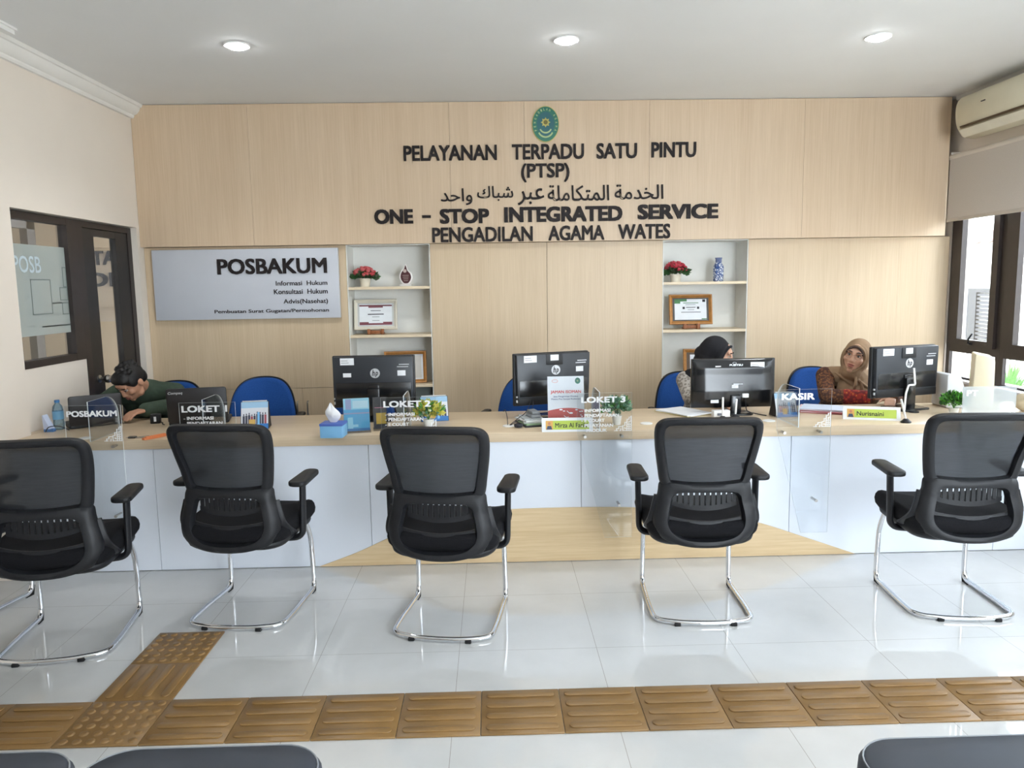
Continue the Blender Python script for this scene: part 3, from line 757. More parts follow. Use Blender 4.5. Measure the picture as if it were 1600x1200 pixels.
# ================================================================== ACRYLIC SIGNS ON THE COUNTER
m_glare = clear('glare_acrylic', (.97, .98, .98), .06, .42, (228, 234, 236))  # whitish veil mixed into the sheet for the glare of its bright background
def sheet(mb, poly, th, X, face, edge):
    """thin acrylic sheet: clear faces, bright sawn edges"""
    k0 = len(mb.bm.faces); mb.prism(poly, th, X=X); mb.bm.faces.ensure_lookup_table()
    a, c = mb.mi(face), mb.mi(edge); n = (X.to_3x3() @ Vector((0, 0, 1))).normalized()
    for f in mb.bm.faces[k0:]:
        f.normal_update(); f.material_index = a if abs(f.normal.dot(n)) > .9 else c
FRET = ['................#',
        '..............###',
        '..............#.#',
        '............###.#',
        '............#...#',
        '............#.###',
        '..........###.#.#',
        '..........#.#.#.#',
        '..........#.#####',
        '........###.#.#.#',
        '....#####...#####',
        '....#...#.#.#.#.#',
        '..###.#.#.#######',
        '..#...#.#...#.#.#',
        '####.##.#########']
def acrylic_sign(xl, label, lines, panel=m_acr, fin=True, zt=.978):
    w = .305; t = thing('counter_sign', label, 'sign', (xl+w/2, 1.02, CTZ)); z = lambda q: q-CTZ
    b = MB(); sheet(b, [(-w/2, z(zt)), (-w/2, z(.755)), (.0, z(.155)), (w/2, z(.155)), (w/2, z(zt))], .005, T(0, .0025, 0) @ UP, panel, m_acredge)
    b.build('front_sheet', None, t, smooth=0)
    if fin:
        P = [(.006, .0), (.345, .0)]+[(.345-.14+.14*math.cos(a), .222-.135+.135*math.sin(a)) for a in [i*PI/20 for i in range(11)]]+[(.006, .222)]
        X = Matrix(((0, 0, 1, -.03), (1, 0, 0, 0), (0, 1, 0, .0005), (0, 0, 0, 1)))
        b = MB(); sheet(b, P, .005, X, m_acr, m_acredge); b.build('side_fin', None, t, smooth=0)
    for dx, zz, ln in ((-.11, .737, .0395), (.097, .737, .0395), (.082, .343, .0585)):
        b = MB(); b.lathe([(0, -.008), (.008, -.008), (.009, -.004), (.009, 0), (.007, .0005), (.007, ln), (0, ln)], 14, X=T(dx, -.0025, z(zz)) @ RX(-90)); b.build('standoff_bolt', m_steel, t)
    for s, x0, x1, z0, z1 in lines:
        b = MB(); b.text(s, (x0-w/2, x1-w/2, z(z0), z(z1)), -.0028, .0008, .035); b.build('lettering', m_vinyl, t, smooth=0)
    b = MB(); u = .0058
    for r, row in enumerate(FRET):
        c = 0
        while c < len(row):
            if row[c] == '#':
                e = c
                while e+1 < len(row) and row[e+1] == '#': e += 1
                x0 = w/2-.002-(len(row)-c)*u; zz = (len(FRET)-1-r)*u+.003
                b.box((x0, -.0034, zz+.0008), (x0+(e-c+1)*u, -.0027, zz+u*.72)); c = e
            c += 1
    for c in range(len(FRET[0])):
        r = 0
        while r < len(FRET):
            if FRET[r][c] == '#' and r+1 < len(FRET) and FRET[r+1][c] == '#':
                e = r
                while e+1 < len(FRET) and FRET[e+1][c] == '#': e += 1
                x0 = w/2-.002-(len(FRET[0])-c)*u
                b.box((x0+.0006, -.0036, (len(FRET)-1-e)*u+.0035), (x0+u*.72, -.0028, (len(FRET)-r)*u+.001)); r = e
            r += 1
    b.build('fretwork_corner', m_vinyl, t, smooth=0)
    return t
info = [('- INFORMASI', .022, .185, .876, .894), ('- PENDAFTARAN', .022, .232, .848, .866), ('- E COURT', .022, .152, .820, .838)]
more = [('- PELAYANAN', .022, .200, .792, .810), ('PRODUK', .05, .165, .764, .782)]
acrylic_sign(-1.573, 'clear acrylic counter sign lettered POSBAKUM, leftmost on the counter', [('POSBAKUM', .012, .285, .905, .938)], zt=.967)
acrylic_sign(-.952, 'clear acrylic sign lettered LOKET 1 in front of the dark laptop with silver script', [('LOKET 1', .014, .262, .918, .955)]+info+more[:1], zt=.971)
acrylic_sign(.148, 'clear acrylic sign lettered LOKET 2 in front of the yellow-green plant', [('LOKET 2', .014, .275, .924, .960)]+info, zt=.979)
acrylic_sign(1.232, 'clear acrylic sign lettered LOKET 3 in front of the grey-green plant', [('LOKET 3', .022, .268, .928, .962)]+info+more, zt=.982)
acrylic_sign(2.352, 'clear acrylic counter sign lettered KASIR, left of the untidy red and white papers', [('KASIR', .022, .208, .922, .960)], zt=.981)
acrylic_sign(3.399, 'acrylic counter sign with painted whitish glare at the right end of the counter', [('PT', .02, .085, .925, .958)], panel=m_glare, fin=False, zt=.977)

# ================================================================== SCREENS
def sticker(p, x0, x1, z0, z1, y, lines=True, nm='sticker'):
    b = MB(); b.box((x0, y-.0012, z0), (x1, y, z1), m=m_label)
    if lines:
        h = z1-z0
        for i in range(2): b.box((x0+.08*(x1-x0), y-.0016, z0+h*(.3+.3*i)), (x0+(.55 if i else .62)*(x1-x0), y-.0011, z0+h*(.36+.3*i)), m=m_ink)
    return b.build(nm, None, p, smooth=0)
def hp_monitor(x, y, rz, label, tab):
    t = thing('desktop_monitor', label, 'monitor', (x, y, CTZ), math.radians(rz))
    b = MB(); b.box((-.255, -.005, .075), (.255, .022, .40), .006); b.build('screen_housing', m_matblack, t)
    b = MB(); b.prism([(-.238, .08), (.238, .08), (.244, .20), (.249, .395), (-.249, .395), (-.244, .20)], .034, X=T(0, -.005, 0) @ UP, bev=.007); back = b.build('back_cover', M('monitor_back', (44, 48, 54), .38, var=.05), t)
    b = MB(); b.box((-.23, -.0415, .135), (.23, -.036, .235), .002); b.build('glossy_band', m_glossblack, t)
    b = MB(); b.box((-.238, -.041, .082), (.238, -.037, .128), .002); b.build('vent_strip', m_black, t)
    y0 = -.0395
    if tab:
        b = MB(); b.box((-.052, y0-.004, .325), (.06, y0, .393), .002); b.build('top_tab', m_matblack, t)
        sticker(t, -.025, .03, .352, .388, y0-.004, False)
    sticker(t, -.20, -.115, .345, .388, y0)
    if not tab: sticker(t, -.185, -.135, .27, .295, y0, False)
    sticker(t, .15, .20, .275, .308, y0, False)
    b = MB()
    for i, (a, c) in enumerate(((0, .07), (.012, .075))): b.box((.148+a, y0-.001, .328+i*.014), (.148+c, y0+.0005, .333+i*.014))
    b.build('rating_print', m_silver, t, smooth=0)
    b = MB(); b.lathe([(.030, 0), (.030, .0016), (0, .0016)], 28, X=T(.012, y0, .292) @ RX(90), m=m_silver)
    b.text('h', (-.007, .011, .276, .314), y0-.0017, .0012, .02, m=m_matblack, shear=.25); b.text('p', (.013, .031, .268, .301), y0-.0017, .0012, .02, m=m_matblack, shear=.25)
    b.build('round_logo', None, t, smooth=0)
    b = MB(); b.box((-.035, -.075, .008), (.04, -.042, .20), .006); b.box((-.03, -.05, .17), (.035, -.03, .22), .004); b.build('stand_column', m_glossblack, t)
    b = MB(); b.prism(rounded(.24, .19, .03), .012, X=T(0, -.03, 0), bev=.003); b.build('stand_base', m_glossblack, t)
    b = MB(); b.box((-.248, -.03, .10), (-.24, -.02, .116)); b.box((-.249, -.03, .13), (-.24, -.02, .14)); b.build('ports', m_silver, t, smooth=0)
    return t
hp_monitor(.028, 1.60, 0, 'black monitor seen from behind between the tissue box and LOKET 2', False)
hp_monitor(1.135, 1.60, 19, 'black monitor turned aside behind the JAMAN ISOMAN flyer', True)
hp_monitor(3.375, 1.62, 17, 'black monitor in front of the person in the tan headscarf', True)
t = thing('desktop_monitor', 'wide black monitor with white brand lettering across its curved back', 'monitor', (2.265, 1.55, CTZ))
b = MB(); b.box((-.262, -.004, .038), (.262, .02, .345), .005); b.build('screen_housing', m_glossblack, t)
b = MB()
def fb(u, v):
    x = -.255+.51*u; z = .042+.298*v; e = min(1, min(u, 1-u)*7); f_ = min(1, v*6, (1-v)*9)
    arch = .010*max(0, 1-((x/.255)**4))*(1 if z < .29 else max(0, 1-(z-.29)/.02))
    return Vector((x, -.004-.018*math.sqrt(e*f_)-arch-.012*max(0, 1-abs(v-.35)*3), z))
b.grid(fb, 60, 40); b.build('back_cover', m_glossblack, t, smooth=60)
b = MB(); b.text('FUJITSU', (-.03, .052, .297, .312), -.026, .0015, .03); b.tube([(.0+.012*math.cos(a), -.027, .318+.006*math.sin(a)) for a in [i*PI/6 for i in range(12)]], .0014, 6, True); b.build('brand_lettering', m_silver, t, smooth=0)
sticker(t, .10, .187, .285, .323, -.0275); sticker(t, -.12, -.085, .292, .303, -.0275, False)
sticker(t, -.02, .02, .165, .185, -.0455); b = MB(); b.box((-.01, -.047, .188), (.048, -.045, .192)); b.build('rating_print', m_silver, t, smooth=0)
sticker(t, -.15, -.10, .073, .093, -.044, False)
b = MB(); b.box((.045, -.056, .105), (.085, -.036, .13), .003); b.build('white_plug', m_white, t)
b = MB(); b.tube(spline([(.065, -.05, .105), (.067, -.055, .06), (.08, -.05, .02), (.13, -.07, .005), (.17, -.13, .004)], 6), .003, 8); b.build('cable', m_black, t)
b = MB(); b.box((-.025, -.055, .01), (.04, -.03, .12), .006); b.build('stand_column', m_glossblack, t)
b = MB(); b.prism(rounded(.22, .18, .05), .011, X=T(0, -.02, 0), bev=.003); b.build('stand_base', m_glossblack, t)

def laptop(x, y, rz, w, h, label, logo=None):
    t = thing('laptop', label, 'laptop', (x, y, CTZ), math.radians(rz))
    b = MB(); b.prism(rounded(w, .235, .012), .018, X=T(0, .118, .002), bev=.003); b.build('keyboard_deck', m_matblack, t)
    X = T(0, .004, .018) @ RX(8)
    b = MB(); b.prism(rounded(w, h, .014), .012, X=X @ T(0, 0, h/2) @ UP, bev=.003); lid = b.build('screen_lid', M('laptop_lid', (34, 32, 34), .45, var=.08), t)
    b = MB(); b.box((-w/2+.015, .001, .015), (w/2-.015, .0018, h-.012), X=X); b.build('screen', m_glossblack, lid, smooth=0)
    if logo:
        b = MB(); b.text(logo, (-w/2+.012, -w/2+.095, h-.038, h-.018), -.0125, .0012, .015, X=X, shear=.2); b.build('logo_lettering', m_silver, lid, smooth=0)
laptop(-1.66, 1.515, 36, .29, .185, 'dark laptop behind the POSBAKUM sign, beside the water bottle')
laptop(-1.045, 1.53, 13, .345, .215, 'dark laptop behind LOKET 1 with silver script on its lid', 'Compaq')

# ================================================================== THINGS ON THE COUNTER
def calendar(x, y, rz, w, h, label, seed):
    t = thing('desk_calendar', label, 'calendar', (x, y, CTZ), math.radians(rz)); d = .055
    X1 = T(0, -d, 0) @ RX(-math.degrees(math.atan2(d, h)))
    b = MB(); b.box((-w/2, 0, 0), (w/2, .0025, h*1.04), X=X1); b.box((-w/2, 0, 0), (w/2, .0025, h*1.04), X=T(0, d, 0) @ RX(math.degrees(math.atan2(d, h))))
    b._new([(-w/2+.001, -d+.004, .002), (-w/2+.001, d-.004, .002), (-w/2+.001, 0, h*.97)], [(0, 1, 2)])
    b._new([(w/2-.001, -d+.004, .002), (w/2-.001, d-.004, .002), (w/2-.001, 0, h*.97)], [(0, 1, 2)])
    b.build('stand', m_matblack, t, smooth=0)
    r = random.Random(seed); b = MB(); H = h*1.03; x0, x1 = -w/2+.003, w/2-.003
    sky = M('print_sky', (150, 186, 214), .5); pale = M('print_pale', (206, 208, 214), .5); dark = M('print_dark', (58, 58, 74), .5); blu = M('print_blue', (52, 116, 184), .5); yel = M('print_yellow', (206, 168, 92), .5); red = M('print_red', (150, 70, 80), .5)
    b.box((x0, -.0012, .002), (x1, 0, H), m=pale, X=X1)
    b.box((x0, -.0016, H*.78), (x1, -.001, H), m=sky, X=X1); b.box((x0, -.0016, .002), (x1, -.001, H*.2), m=blu, X=X1)
    for i in range(9):
        xx = x0+(x1-x0)*(.06+.10*i); hh = H*r.uniform(.34, .44)
        b.box((xx, -.0019-.0001*(i % 2), H*.2), (xx+w*.075, -.0012, H*.2+hh*.8), m=dark if r.random() < .75 else red, X=X1); b.box((xx+w*.02, -.0019, H*.2+hh*.82), (xx+w*.055, -.0012, H*.2+hh), m=dark, X=X1)
    b.box((x0+w*.28, -.0023, H*.12), (x0+w*.5, -.0018, H*.36), m=yel, X=X1); b.box((x0+w*.58, -.0023, H*.1), (x0+w*.66, -.0018, H*.62), m=M('print_light_blue', (120, 180, 224), .5), X=X1)
    b.build('picture_sheet', None, t, smooth=0)
    b = MB(); b.tube([(-w/2+.01, 0, h), (w/2-.01, 0, h)], .004, 8); b.build('spiral', m_silver, t)
calendar(-.648, 1.37, 8, .16, .16, 'desk calendar with a group picture, right of LOKET 1', 3)
calendar(.40, 1.52, 10, .17, .15, 'desk calendar behind the yellow-green plant at LOKET 2', 5)
calendar(2.54, 1.42, 4, .135, .145, 'desk calendar behind the KASIR sign', 9)

t = thing('tissue_box', 'pale blue tissue box with a white tissue sticking out', 'tissue box', (-.122, 1.05, CTZ), math.radians(-4))
b = MB(); b.box((-.062, -.055, 0), (.062, .055, .075), .002); b.build('box', M('pale_blue_card', (132, 190, 232), .5), t)
b = MB(); b.box((-.064, -.057, .066), (.064, .057, .080), .002); b.build('lid', M('blue_card', (84, 112, 190), .5), t)
b = MB(); r = random.Random(4)
def tis(u, v):
    a = u*2*PI; k = [.014, .03, .036, .03, .016, .004][min(5, int(v*5))]; k2 = [.014, .03, .036, .03, .016, .004][min(5, int(v*5)+1)]; f = v*5-int(v*5); rr = k+(k2-k)*f
    return Vector((rr*(1.1+.3*math.sin(3*a+v*4))*math.cos(a)-.012*v, rr*.6*(1+.3*math.cos(2*a+v*5))*math.sin(a), .079+.105*v+.006*math.sin(5*a)*v))
b.grid(tis, 40, 14); b.build('tissue', M('tissue_white', (240, 240, 242), .8), t, smooth=60)

def flyer_stand(x, y, rz, w, h, label, fn):
    t = thing('flyer_stand', label, 'flyer stand', (x, y, CTZ), math.radians(rz)); X = RX(-9)
    b = MB(); b.box((-w/2-.004, -.003, .004), (w/2+.004, -.001, h), X=X); b.box((-w/2-.004, .004, .004), (w/2+.004, .006, h), X=X); b.box((-w/2-.004, -.04, 0), (w/2+.004, .075, .003)); b.build('acrylic_holder', m_acr, t, smooth=0)
    b = MB(); b.box((-w/2, .0, .006), (w/2, .003, h-.002), X=X, m=fn[0]); 
    for args in fn[1]:
        x0, x1, z0, z1, m, lay = args; b.box((-w/2+x0*w, -.0004*lay, .006+z0*(h-.008)), (-w/2+x1*w, .001, .006+z1*(h-.008)), X=X, m=m)
    fl = b.build('flyer', None, t, smooth=0); return t, fl, X
mc = [M('flyer_cyan', (70, 168, 214), .35), M('flyer_pale_cyan', (150, 212, 232), .35), M('flyer_deep_blue', (34, 116, 178), .35), M('flyer_violet', (150, 160, 200), .4)]
flyer_stand(-.012, 1.165, 12, .145, .195, 'clear stand with a light blue flyer beside the tissue box',
            (mc[0], [(0, 1, .66, 1, mc[1], 1), (.08, .3, .66, .98, mc[3], 2), (.36, .95, .70, .92, M('flyer_white_blue', (196, 228, 240), .4), 2), (0, 1, .52, .56, mc[3], 1), (.15, .35, .06, .42, mc[1], 1), (.3, .55, .12, .2, mc[1], 2), (0, 1, 0, .08, mc[2], 2)]))
flyer_stand(.112, 1.225, 10, .075, .19, 'narrow clear stand with a dark and yellow flyer beside LOKET 2',
            (M('flyer_black', (34, 34, 44), .4), [(.2, .95, .15, .5, M('flyer_yellow', (226, 186, 60), .4), 1), (.1, .9, .66, .68, M('flyer_pink', (200, 120, 150), .4), 1)]))
m_red = M('flyer_red', (206, 84, 80), .45); m_fw = M('flyer_white', (236, 238, 242), .45)
t, fl, X = flyer_stand(1.187, 1.18, 0, .21, .297, 'clear stand with the white and red JAMAN ISOMAN flyer', (m_fw, []))
b = MB(); n = 24; pl = [(-.105, .007)]+[(.105, .007)]+[(.105-.21*i/n, .09+.022*math.sin(PI*(.15+.75*i/n))) for i in range(n+1)]
b.prism(pl, .0005, X=X @ T(0, -.0002, 0) @ UP, m=m_red)
for i, (cx, cz, rr) in enumerate(((-.03, .102, .007), (-.012, .094, .005), (.06, .10, .006), (.08, .09, .004), (.085, .07, .003), (.028, .082, .008))): b.prism([(cx+rr*math.cos(a)*1.4, cz+rr*.6*math.sin(a)) for a in [k*PI/8 for k in range(16)]], .0008, X=X @ T(0, -.0003, 0) @ UP, m=m_fw)
b.tube([X @ Vector((.005+.02*math.cos(a), -.0012, .078+.02*math.sin(a))) for a in [PI*1.15+i*PI*.5/8 for i in range(9)]], .0018, 6, m=m_fw); b.tube([X @ Vector(p) for p in ((.004, -.0012, .095), (.018, -.0012, .082))], .002, 6, m=m_fw)
b.prism([(.07+.016*math.cos(k*PI/10), .268+.018*math.sin(k*PI/10)) for k in range(20)], .0006, X=X @ T(0, -.0002, 0) @ UP, m=m_egreen); b.prism([(.07+.006*math.cos(k*PI/5), .268+.006*math.sin(k*PI/5)) for k in range(10)], .0008, X=X @ T(0, -.0002, 0) @ UP, m=m_epale)
b.tube([X @ Vector((-.062+.017*math.cos(k*PI/8), -.0008, .268+.009*math.sin(k*PI/8))) for k in range(16)], .0012, 6, True, m=M('flyer_pale_red', (226, 150, 140), .5))
b.build('artwork', None, fl, smooth=0)
b = MB(); b.text('JAMAN ISOMAN', (-.088, .088, .192, .214), -.0006, .0006, .02, X=X, m=M('flyer_red_ink', (214, 60, 56), .5))
m_bi = M('flyer_blue_ink', (60, 80, 130), .5); b.text('Jasa Pengiriman Produk', (-.072, .072, .172, .183), -.0006, .0006, .01, X=X, m=m_bi); b.text('Melalui Pos Sampai Kediaman', (-.085, .085, .157, .168), -.0006, .0006, .01, X=X, m=m_bi)
b.build('flyer_lettering', None, fl, smooth=0)

def name_plate(x, y, rz, w, text, label):
    t = thing('name_plate', label, 'name plate', (x, y, CTZ), math.radians(rz)); X = T(0, -.0205, 0) @ RX(-16.1)
    b = MB(); b.prism([(-.02, 0), (.03, 0), (.006, .076), (.002, .076)], w, X=T(-w/2, 0, 0) @ Matrix(((0, 0, 1, 0), (1, 0, 0, 0), (0, 1, 0, 0), (0, 0, 0, 1)))); b.build('holder', M('plate_white', (236, 238, 240), .4), t, smooth=0)
    b = MB(); b.box((-w/2+.022, -.0012, .013), (w/2-.022, -.0004, .063), X=X, m=M('card_green', (186, 206, 84), .5))
    b.box((-w/2+.022, -.0016, .013), (-w/2+.062, -.001, .063), X=X, m=M('card_orange', (220, 170, 90), .5))
    b.prism([(-w/2+.042+.008*math.cos(k*PI/6), .047+.009*math.sin(k*PI/6)) for k in range(12)], .0006, X=X @ T(0, -.0016, 0) @ UP, m=M('card_skin', (196, 130, 100), .5))
    b.prism([(-w/2+.026, .014), (-w/2+.058, .014), (-w/2+.052, .034), (-w/2+.032, .034)], .0006, X=X @ T(0, -.0016, 0) @ UP, m=M('card_navy', (60, 74, 100), .5))
    c = b.build('name_card', None, t, smooth=0)
    b = MB(); b.text(text, (-w/2+.075, w/2-.03 if len(text) > 10 else w/2-.09, .024, .05), -.0016, .0006, .012, X=X); b.build('name_lettering', m_inkdark, c, smooth=0)
name_plate(1.18, 1.062, -2, .286, 'Mirza Al Fariki', 'white and green name plate below the JAMAN ISOMAN flyer')
name_plate(2.992, 1.235, -19, .31, 'Nurisnaini', 'white and green name plate right of the KASIR sign')

# potted plants
def leaf_cluster(b, r, n, rx, rz, cz, size, mats, spiky=0):
    for i in range(n):
        a = r.uniform(0, 2*PI); e = math.asin(r.uniform(-.45, 1)); k = r.uniform(.55, 1)
        c = Vector((rx*k*math.cos(a)*math.cos(e), rx*k*math.sin(a)*math.cos(e), cz+rz*k*math.sin(e)))
        d = (c-Vector((0, 0, cz-rz*.8))).normalized(); d = (d+Vector((r.uniform(-.5, .5), r.uniform(-.5, .5), r.uniform(-.3, .3)))).normalized()
        s = d.cross(Vector((r.uniform(-1, 1), r.uniform(-1, 1), r.uniform(-1, 1)))).normalized(); nn = d.cross(s)
        L = size*r.uniform(.7, 1.3); w = L*(.16 if spiky else .3)
        b._new([c, c+d*L*.5+s*w+nn*L*.06, c+d*L, c+d*L*.5-s*w+nn*L*.06, c+d*L*.5-nn*L*.05], [(0, 1, 4), (1, 2, 4), (2, 3, 4), (3, 0, 4)], mats[r.randrange(len(mats))])
def potted(x, y, z, label, rx, rz, cz, pot, n, size, mats, seed, flowers=None, spiky=0, pm=None, low=False):
    t = thing('potted_plant', label, 'plant', (x, y, z)); r = random.Random(seed); r0, r1, h = pot
    b = MB(); b.lathe([(0, 0), (r0, 0), (r1, h), (r1*1.06, h), (r1*1.06, h*.94), (r1*.9, h*.94), (r1*.88, h*.86), (0, h*.86)], 24); b.build('pot', pm or m_pot, t)
    b = MB(); leaf_cluster(b, r, n, rx, rz*(.35 if low else 1), cz-(.02 if low else 0), size, mats, spiky); b.build('foliage', None, t, smooth=0)
    b = MB()
    for i in range(9):
        a = i*2*PI/9; b.tube([(0, 0, h*.84), (rx*.3*math.cos(a), rx*.3*math.sin(a), cz), (rx*.6*math.cos(a), rx*.6*math.sin(a), cz+rz*.5)], .0016, 5)
    b.build('stems', mats[0], t)
    if flowers:
        fm, fn, fs = flowers; b = MB()
        for i in range(fn):
            a = r.uniform(0, 2*PI); e = math.asin(r.uniform(.0 if low else .1, 1)); c = Vector((rx*.95*math.cos(a)*math.cos(e), rx*.95*math.sin(a)*math.cos(e), cz+rz*.98*math.sin(e)))
            for q in range(5):
                aa = q*2*PI/5; b.ball(c+Vector((fs*.6*math.cos(aa), fs*.6*math.sin(aa)*.8, fs*.3*math.sin(aa*2))), (fs*.55, fs*.55, fs*.7), u=8, v=5, m=fm[i % len(fm)])
        b.build('flowers', None, t)
g1, g2, g3 = M('leaf_bright', (92, 150, 66), .5, var=.3, scale=30), M('leaf_dark', (52, 96, 50), .5, var=.3, scale=30), M('leaf_grey_green', (104, 150, 120), .5, var=.25, scale=30)
yl = M('leaf_yellow', (204, 196, 84), .5, var=.2, scale=30)
potted(.383, 1.30, CTZ, 'yellow-green artificial plant in a white pot behind LOKET 2', .075, .055, .085, (.026, .034, .045), 420, .036, [g1, yl, yl, g3], 2, ([M('petal_yellow', (226, 206, 70), .6), M('petal_cream', (230, 230, 190), .6)], 16, .009))
potted(1.487, 1.24, CTZ, 'grey-green artificial plant in a white pot behind LOKET 3', .072, .05, .098, (.022, .03, .055), 460, .034, [g3, g3, g1, M('leaf_pale', (160, 190, 164), .5)], 6)
potted(3.56, 1.36, CTZ, 'small bushy bright green plant beside the rightmost monitor', .062, .05, .075, (.022, .03, .04), 620, .026, [g1, M('leaf_fresh', (96, 176, 60), .5, var=.25, scale=30), g2], 8)
SZ = 1.587
potted(-.242, 3.06, SZ, 'red flowers in a cream pot on the left niche shelf', .085, .06, .095, (.036, .046, .068), 150, .05, [g2, M('leaf_olive', (74, 84, 62), .6), g2], 11, ([M('petal_red', (186, 62, 66), .6), M('petal_rose', (206, 100, 100), .6)], 46, .014), low=True, pm=M('cream_pot', (232, 222, 202), .5))
potted(2.256, 3.06, SZ, 'red flowers in a cream pot on the right niche shelf', .085, .065, .095, (.036, .046, .062), 150, .05, [g2, M('leaf_olive2', (70, 78, 58), .6), g2], 12, ([M('petal_crimson', (176, 40, 58), .6), M('petal_red2', (200, 70, 84), .6)], 48, .014), low=True, pm=M('cream_pot2', (232, 224, 206), .5))

# flame award, vase, framed certificates in the niches
t = thing('award_trophy', 'flame-shaped award with a white rim on the left niche shelf', 'trophy', (.085, 3.06, SZ))
fo = spline([(0, .178, 0), (-.012, .15, 0), (-.045, .105, 0), (-.05, .06, 0), (-.025, .02, 0), (0, .012, 0), (.028, .02, 0), (.052, .06, 0), (.045, .10, 0), (.018, .13, 0)], 6, True)
b = MB(); b.prism([(p.x, p.y) for p in fo], .016, X=T(0, .008, 0) @ UP, bev=.002); b.build('rim', M('award_white', (236, 230, 228), .3), t)
b = MB(); b.prism([(p.x*.8, .09+(p.y-.09)*.86) for p in fo], .002, X=T(0, -.008, 0) @ UP); pn = b.build('plaque', M('award_maroon', (74, 34, 40), .3), t)
b = MB(); b.prism([(-.006+.014*math.cos(k*PI/8), .122+.014*math.sin(k*PI/8)) for k in range(16)], .001, X=T(0, -.010, 0) @ UP)
for k in range(4): b.box((-.026+.003*k, -.0115, .085-.014*k), (.024-.002*k, -.010, .088-.014*k))
b.build('engraving', M('award_print', (190, 170, 165), .5), pn, smooth=0)
b = MB(); b.box((-.048, -.024, 0), (.048, .024, .016), .003); b.build('base', M('award_base', (230, 226, 222), .4), t)

def vase_mat():
    q = NT('blue_white_porcelain'); v = q.add('ShaderNodeTexVoronoi', feature='DISTANCE_TO_EDGE'); v.inputs['Scale'].default_value = 52; q.link(q.coord(), v.inputs['Vector'])
    n = q.noise(q.coord(), 40, 3); f = q.math('ADD', v.outputs[0], q.math('MULTIPLY', n, .18))
    q.link(q.ramp(f, [(.16, rgb(58, 84, 140)), (.27, rgb(206, 214, 226))]), q.b.inputs['Base Color']); q.b.inputs['Roughness'].default_value = .2; return q.m
t = thing('vase', 'blue and white patterned vase on the right niche shelf', 'vase', (2.604, 3.06, SZ))
b = MB(); b.lathe([(0, 0), (.04, 0), (.042, .01), (.044, .11), (.038, .13), (.026, .145), (.0245, .178), (.03, .188)], 8); b.lathe([(.03, .188), (.024, .188), (.022, .17), (.03, .14), (.036, .02), (0, .015)], 8); b.build('body', vase_mat(), t, smooth=25)
b = MB(); b.lathe([(.0255, .15), (.0262, .155), (.0258, .178), (.0308, .1885), (.0295, .190), (.025, .188)], 8); b.build('neck', M('vase_neck', (110, 122, 160), .25), t)

def frame(x, y, z, w, h, rz, mf, ms, label, art, easel=True, tilt=10, bw=.028):
    t = thing('framed_certificate', label, 'picture frame', (x, y, z), math.radians(rz)); zb = .035 if easel else .0; X = T(0, 0, zb) @ RX(-tilt)
    b = MB()
    pr = [(0, 0), (bw, 0), (bw, .008), (bw*.7, .012), (bw*.4, .022), (bw*.15, .022), (0, .014)]
    for (cx, cz, L, a) in ((0, 0, w, 0), (w/2, h/2, h, 90), (0, h, w, 180), (-w/2, h/2, h, 270)):
        # mitred rail
        vs = []; n = len(pr)
        for s in (-1, 1):
            for (p, d) in pr: vs.append(X @ T(cx, 0, cz) @ RY(-a) @ Vector((s*(L/2-p), -d, p)))
        b._new(vs, [tuple(range(n))[::-1], tuple(range(n, 2*n))]+[(i, (i+1) % n, n+(i+1) % n, n+i) for i in range(n)])
    b.build('frame', mf, t, smooth=25, recalc=True)
    b = MB(); b.box((-w/2+bw*.8, -.004, bw*.8), (w/2-bw*.8, -.002, h-bw*.8), X=X, m=ms); iw, ih = w-2*bw, h-2*bw
    for x0, x1, z0, z1, m, lay in art: b.box((-iw/2+x0*iw, -.004-.0005*lay, bw+z0*ih), (-iw/2+x1*iw, -.0035, bw+z1*ih), X=X, m=m)
    b.build('certificate', None, t, smooth=0)
    if easel:
        b = MB()
        for s in (-1, 1): b.box((s*.055-.012, -.045, .0), (s*.055+.012, .05, .012), .002); b.box((s*.055-.012, -.045, .0), (s*.055+.012, -.03, .045), .002); b.tube([(s*.05, .04, .01), (s*.03, .05, .16)], .008, 6)
        b.box((-.05, -.02, .004), (.05, .0, .032), .002); b.build('easel', m_brownwood, t)
    else:
        b = MB(); b.box((-.02, .02, 0), (.02, .09, .004)); b.box((-.02, 0, .0), (.02, .004, h*.6), X=T(0, .085, 0) @ RX(18)); b.build('back_strut', m_inkdark, t)
    return t
wp = M('cert_paper', (226, 230, 234), .5); mar = M('cert_maroon', (120, 62, 72), .5); gr = M('cert_green', (70, 128, 76), .5); cr = M('cream_frame', (222, 216, 200), .4, var=.04)
art1 = [(.05, .95, .04, .96, wp, 1), (.05, .95, .86, .92, mar, 2), (.3, .7, .80, .86, mar, 2), (.05, .95, .06, .14, mar, 2), (.05, .3, .14, .19, mar, 2), (.7, .95, .14, .19, mar, 2), (.36, .64, .66, .69, m_ink, 2), (.28, .72, .50, .54, m_inkdark, 2), (.4, .6, .40, .42, m_ink, 2), (.4, .6, .24, .26, m_ink, 2)]
frame(-.168, 3.06, 1.207, .345, .245, 3, cr, M('cert_mat', (196, 198, 196), .6), 'cream framed certificate with maroon bands on a wooden easel, left niche', art1)
art2 = [(.06, .94, .06, .95, wp, 1), (.06, .4, .85, .95, gr, 2), (.06, .22, .76, .85, gr, 2), (.30, .72, .77, .80, gr, 2), (.36, .64, .70, .72, m_ink, 2), (.28, .34, .52, .62, m_inkdark, 2), (.68, .74, .52, .62, m_inkdark, 2), (.38, .64, .58, .61, m_inkdark, 2), (.42, .60, .48, .50, m_ink, 2), (.24, .78, .37, .40, m_ink, 2), (.83, .91, .82, .93, m_inkdark, 2), (.80, .94, .07, .11, gr, 2)]
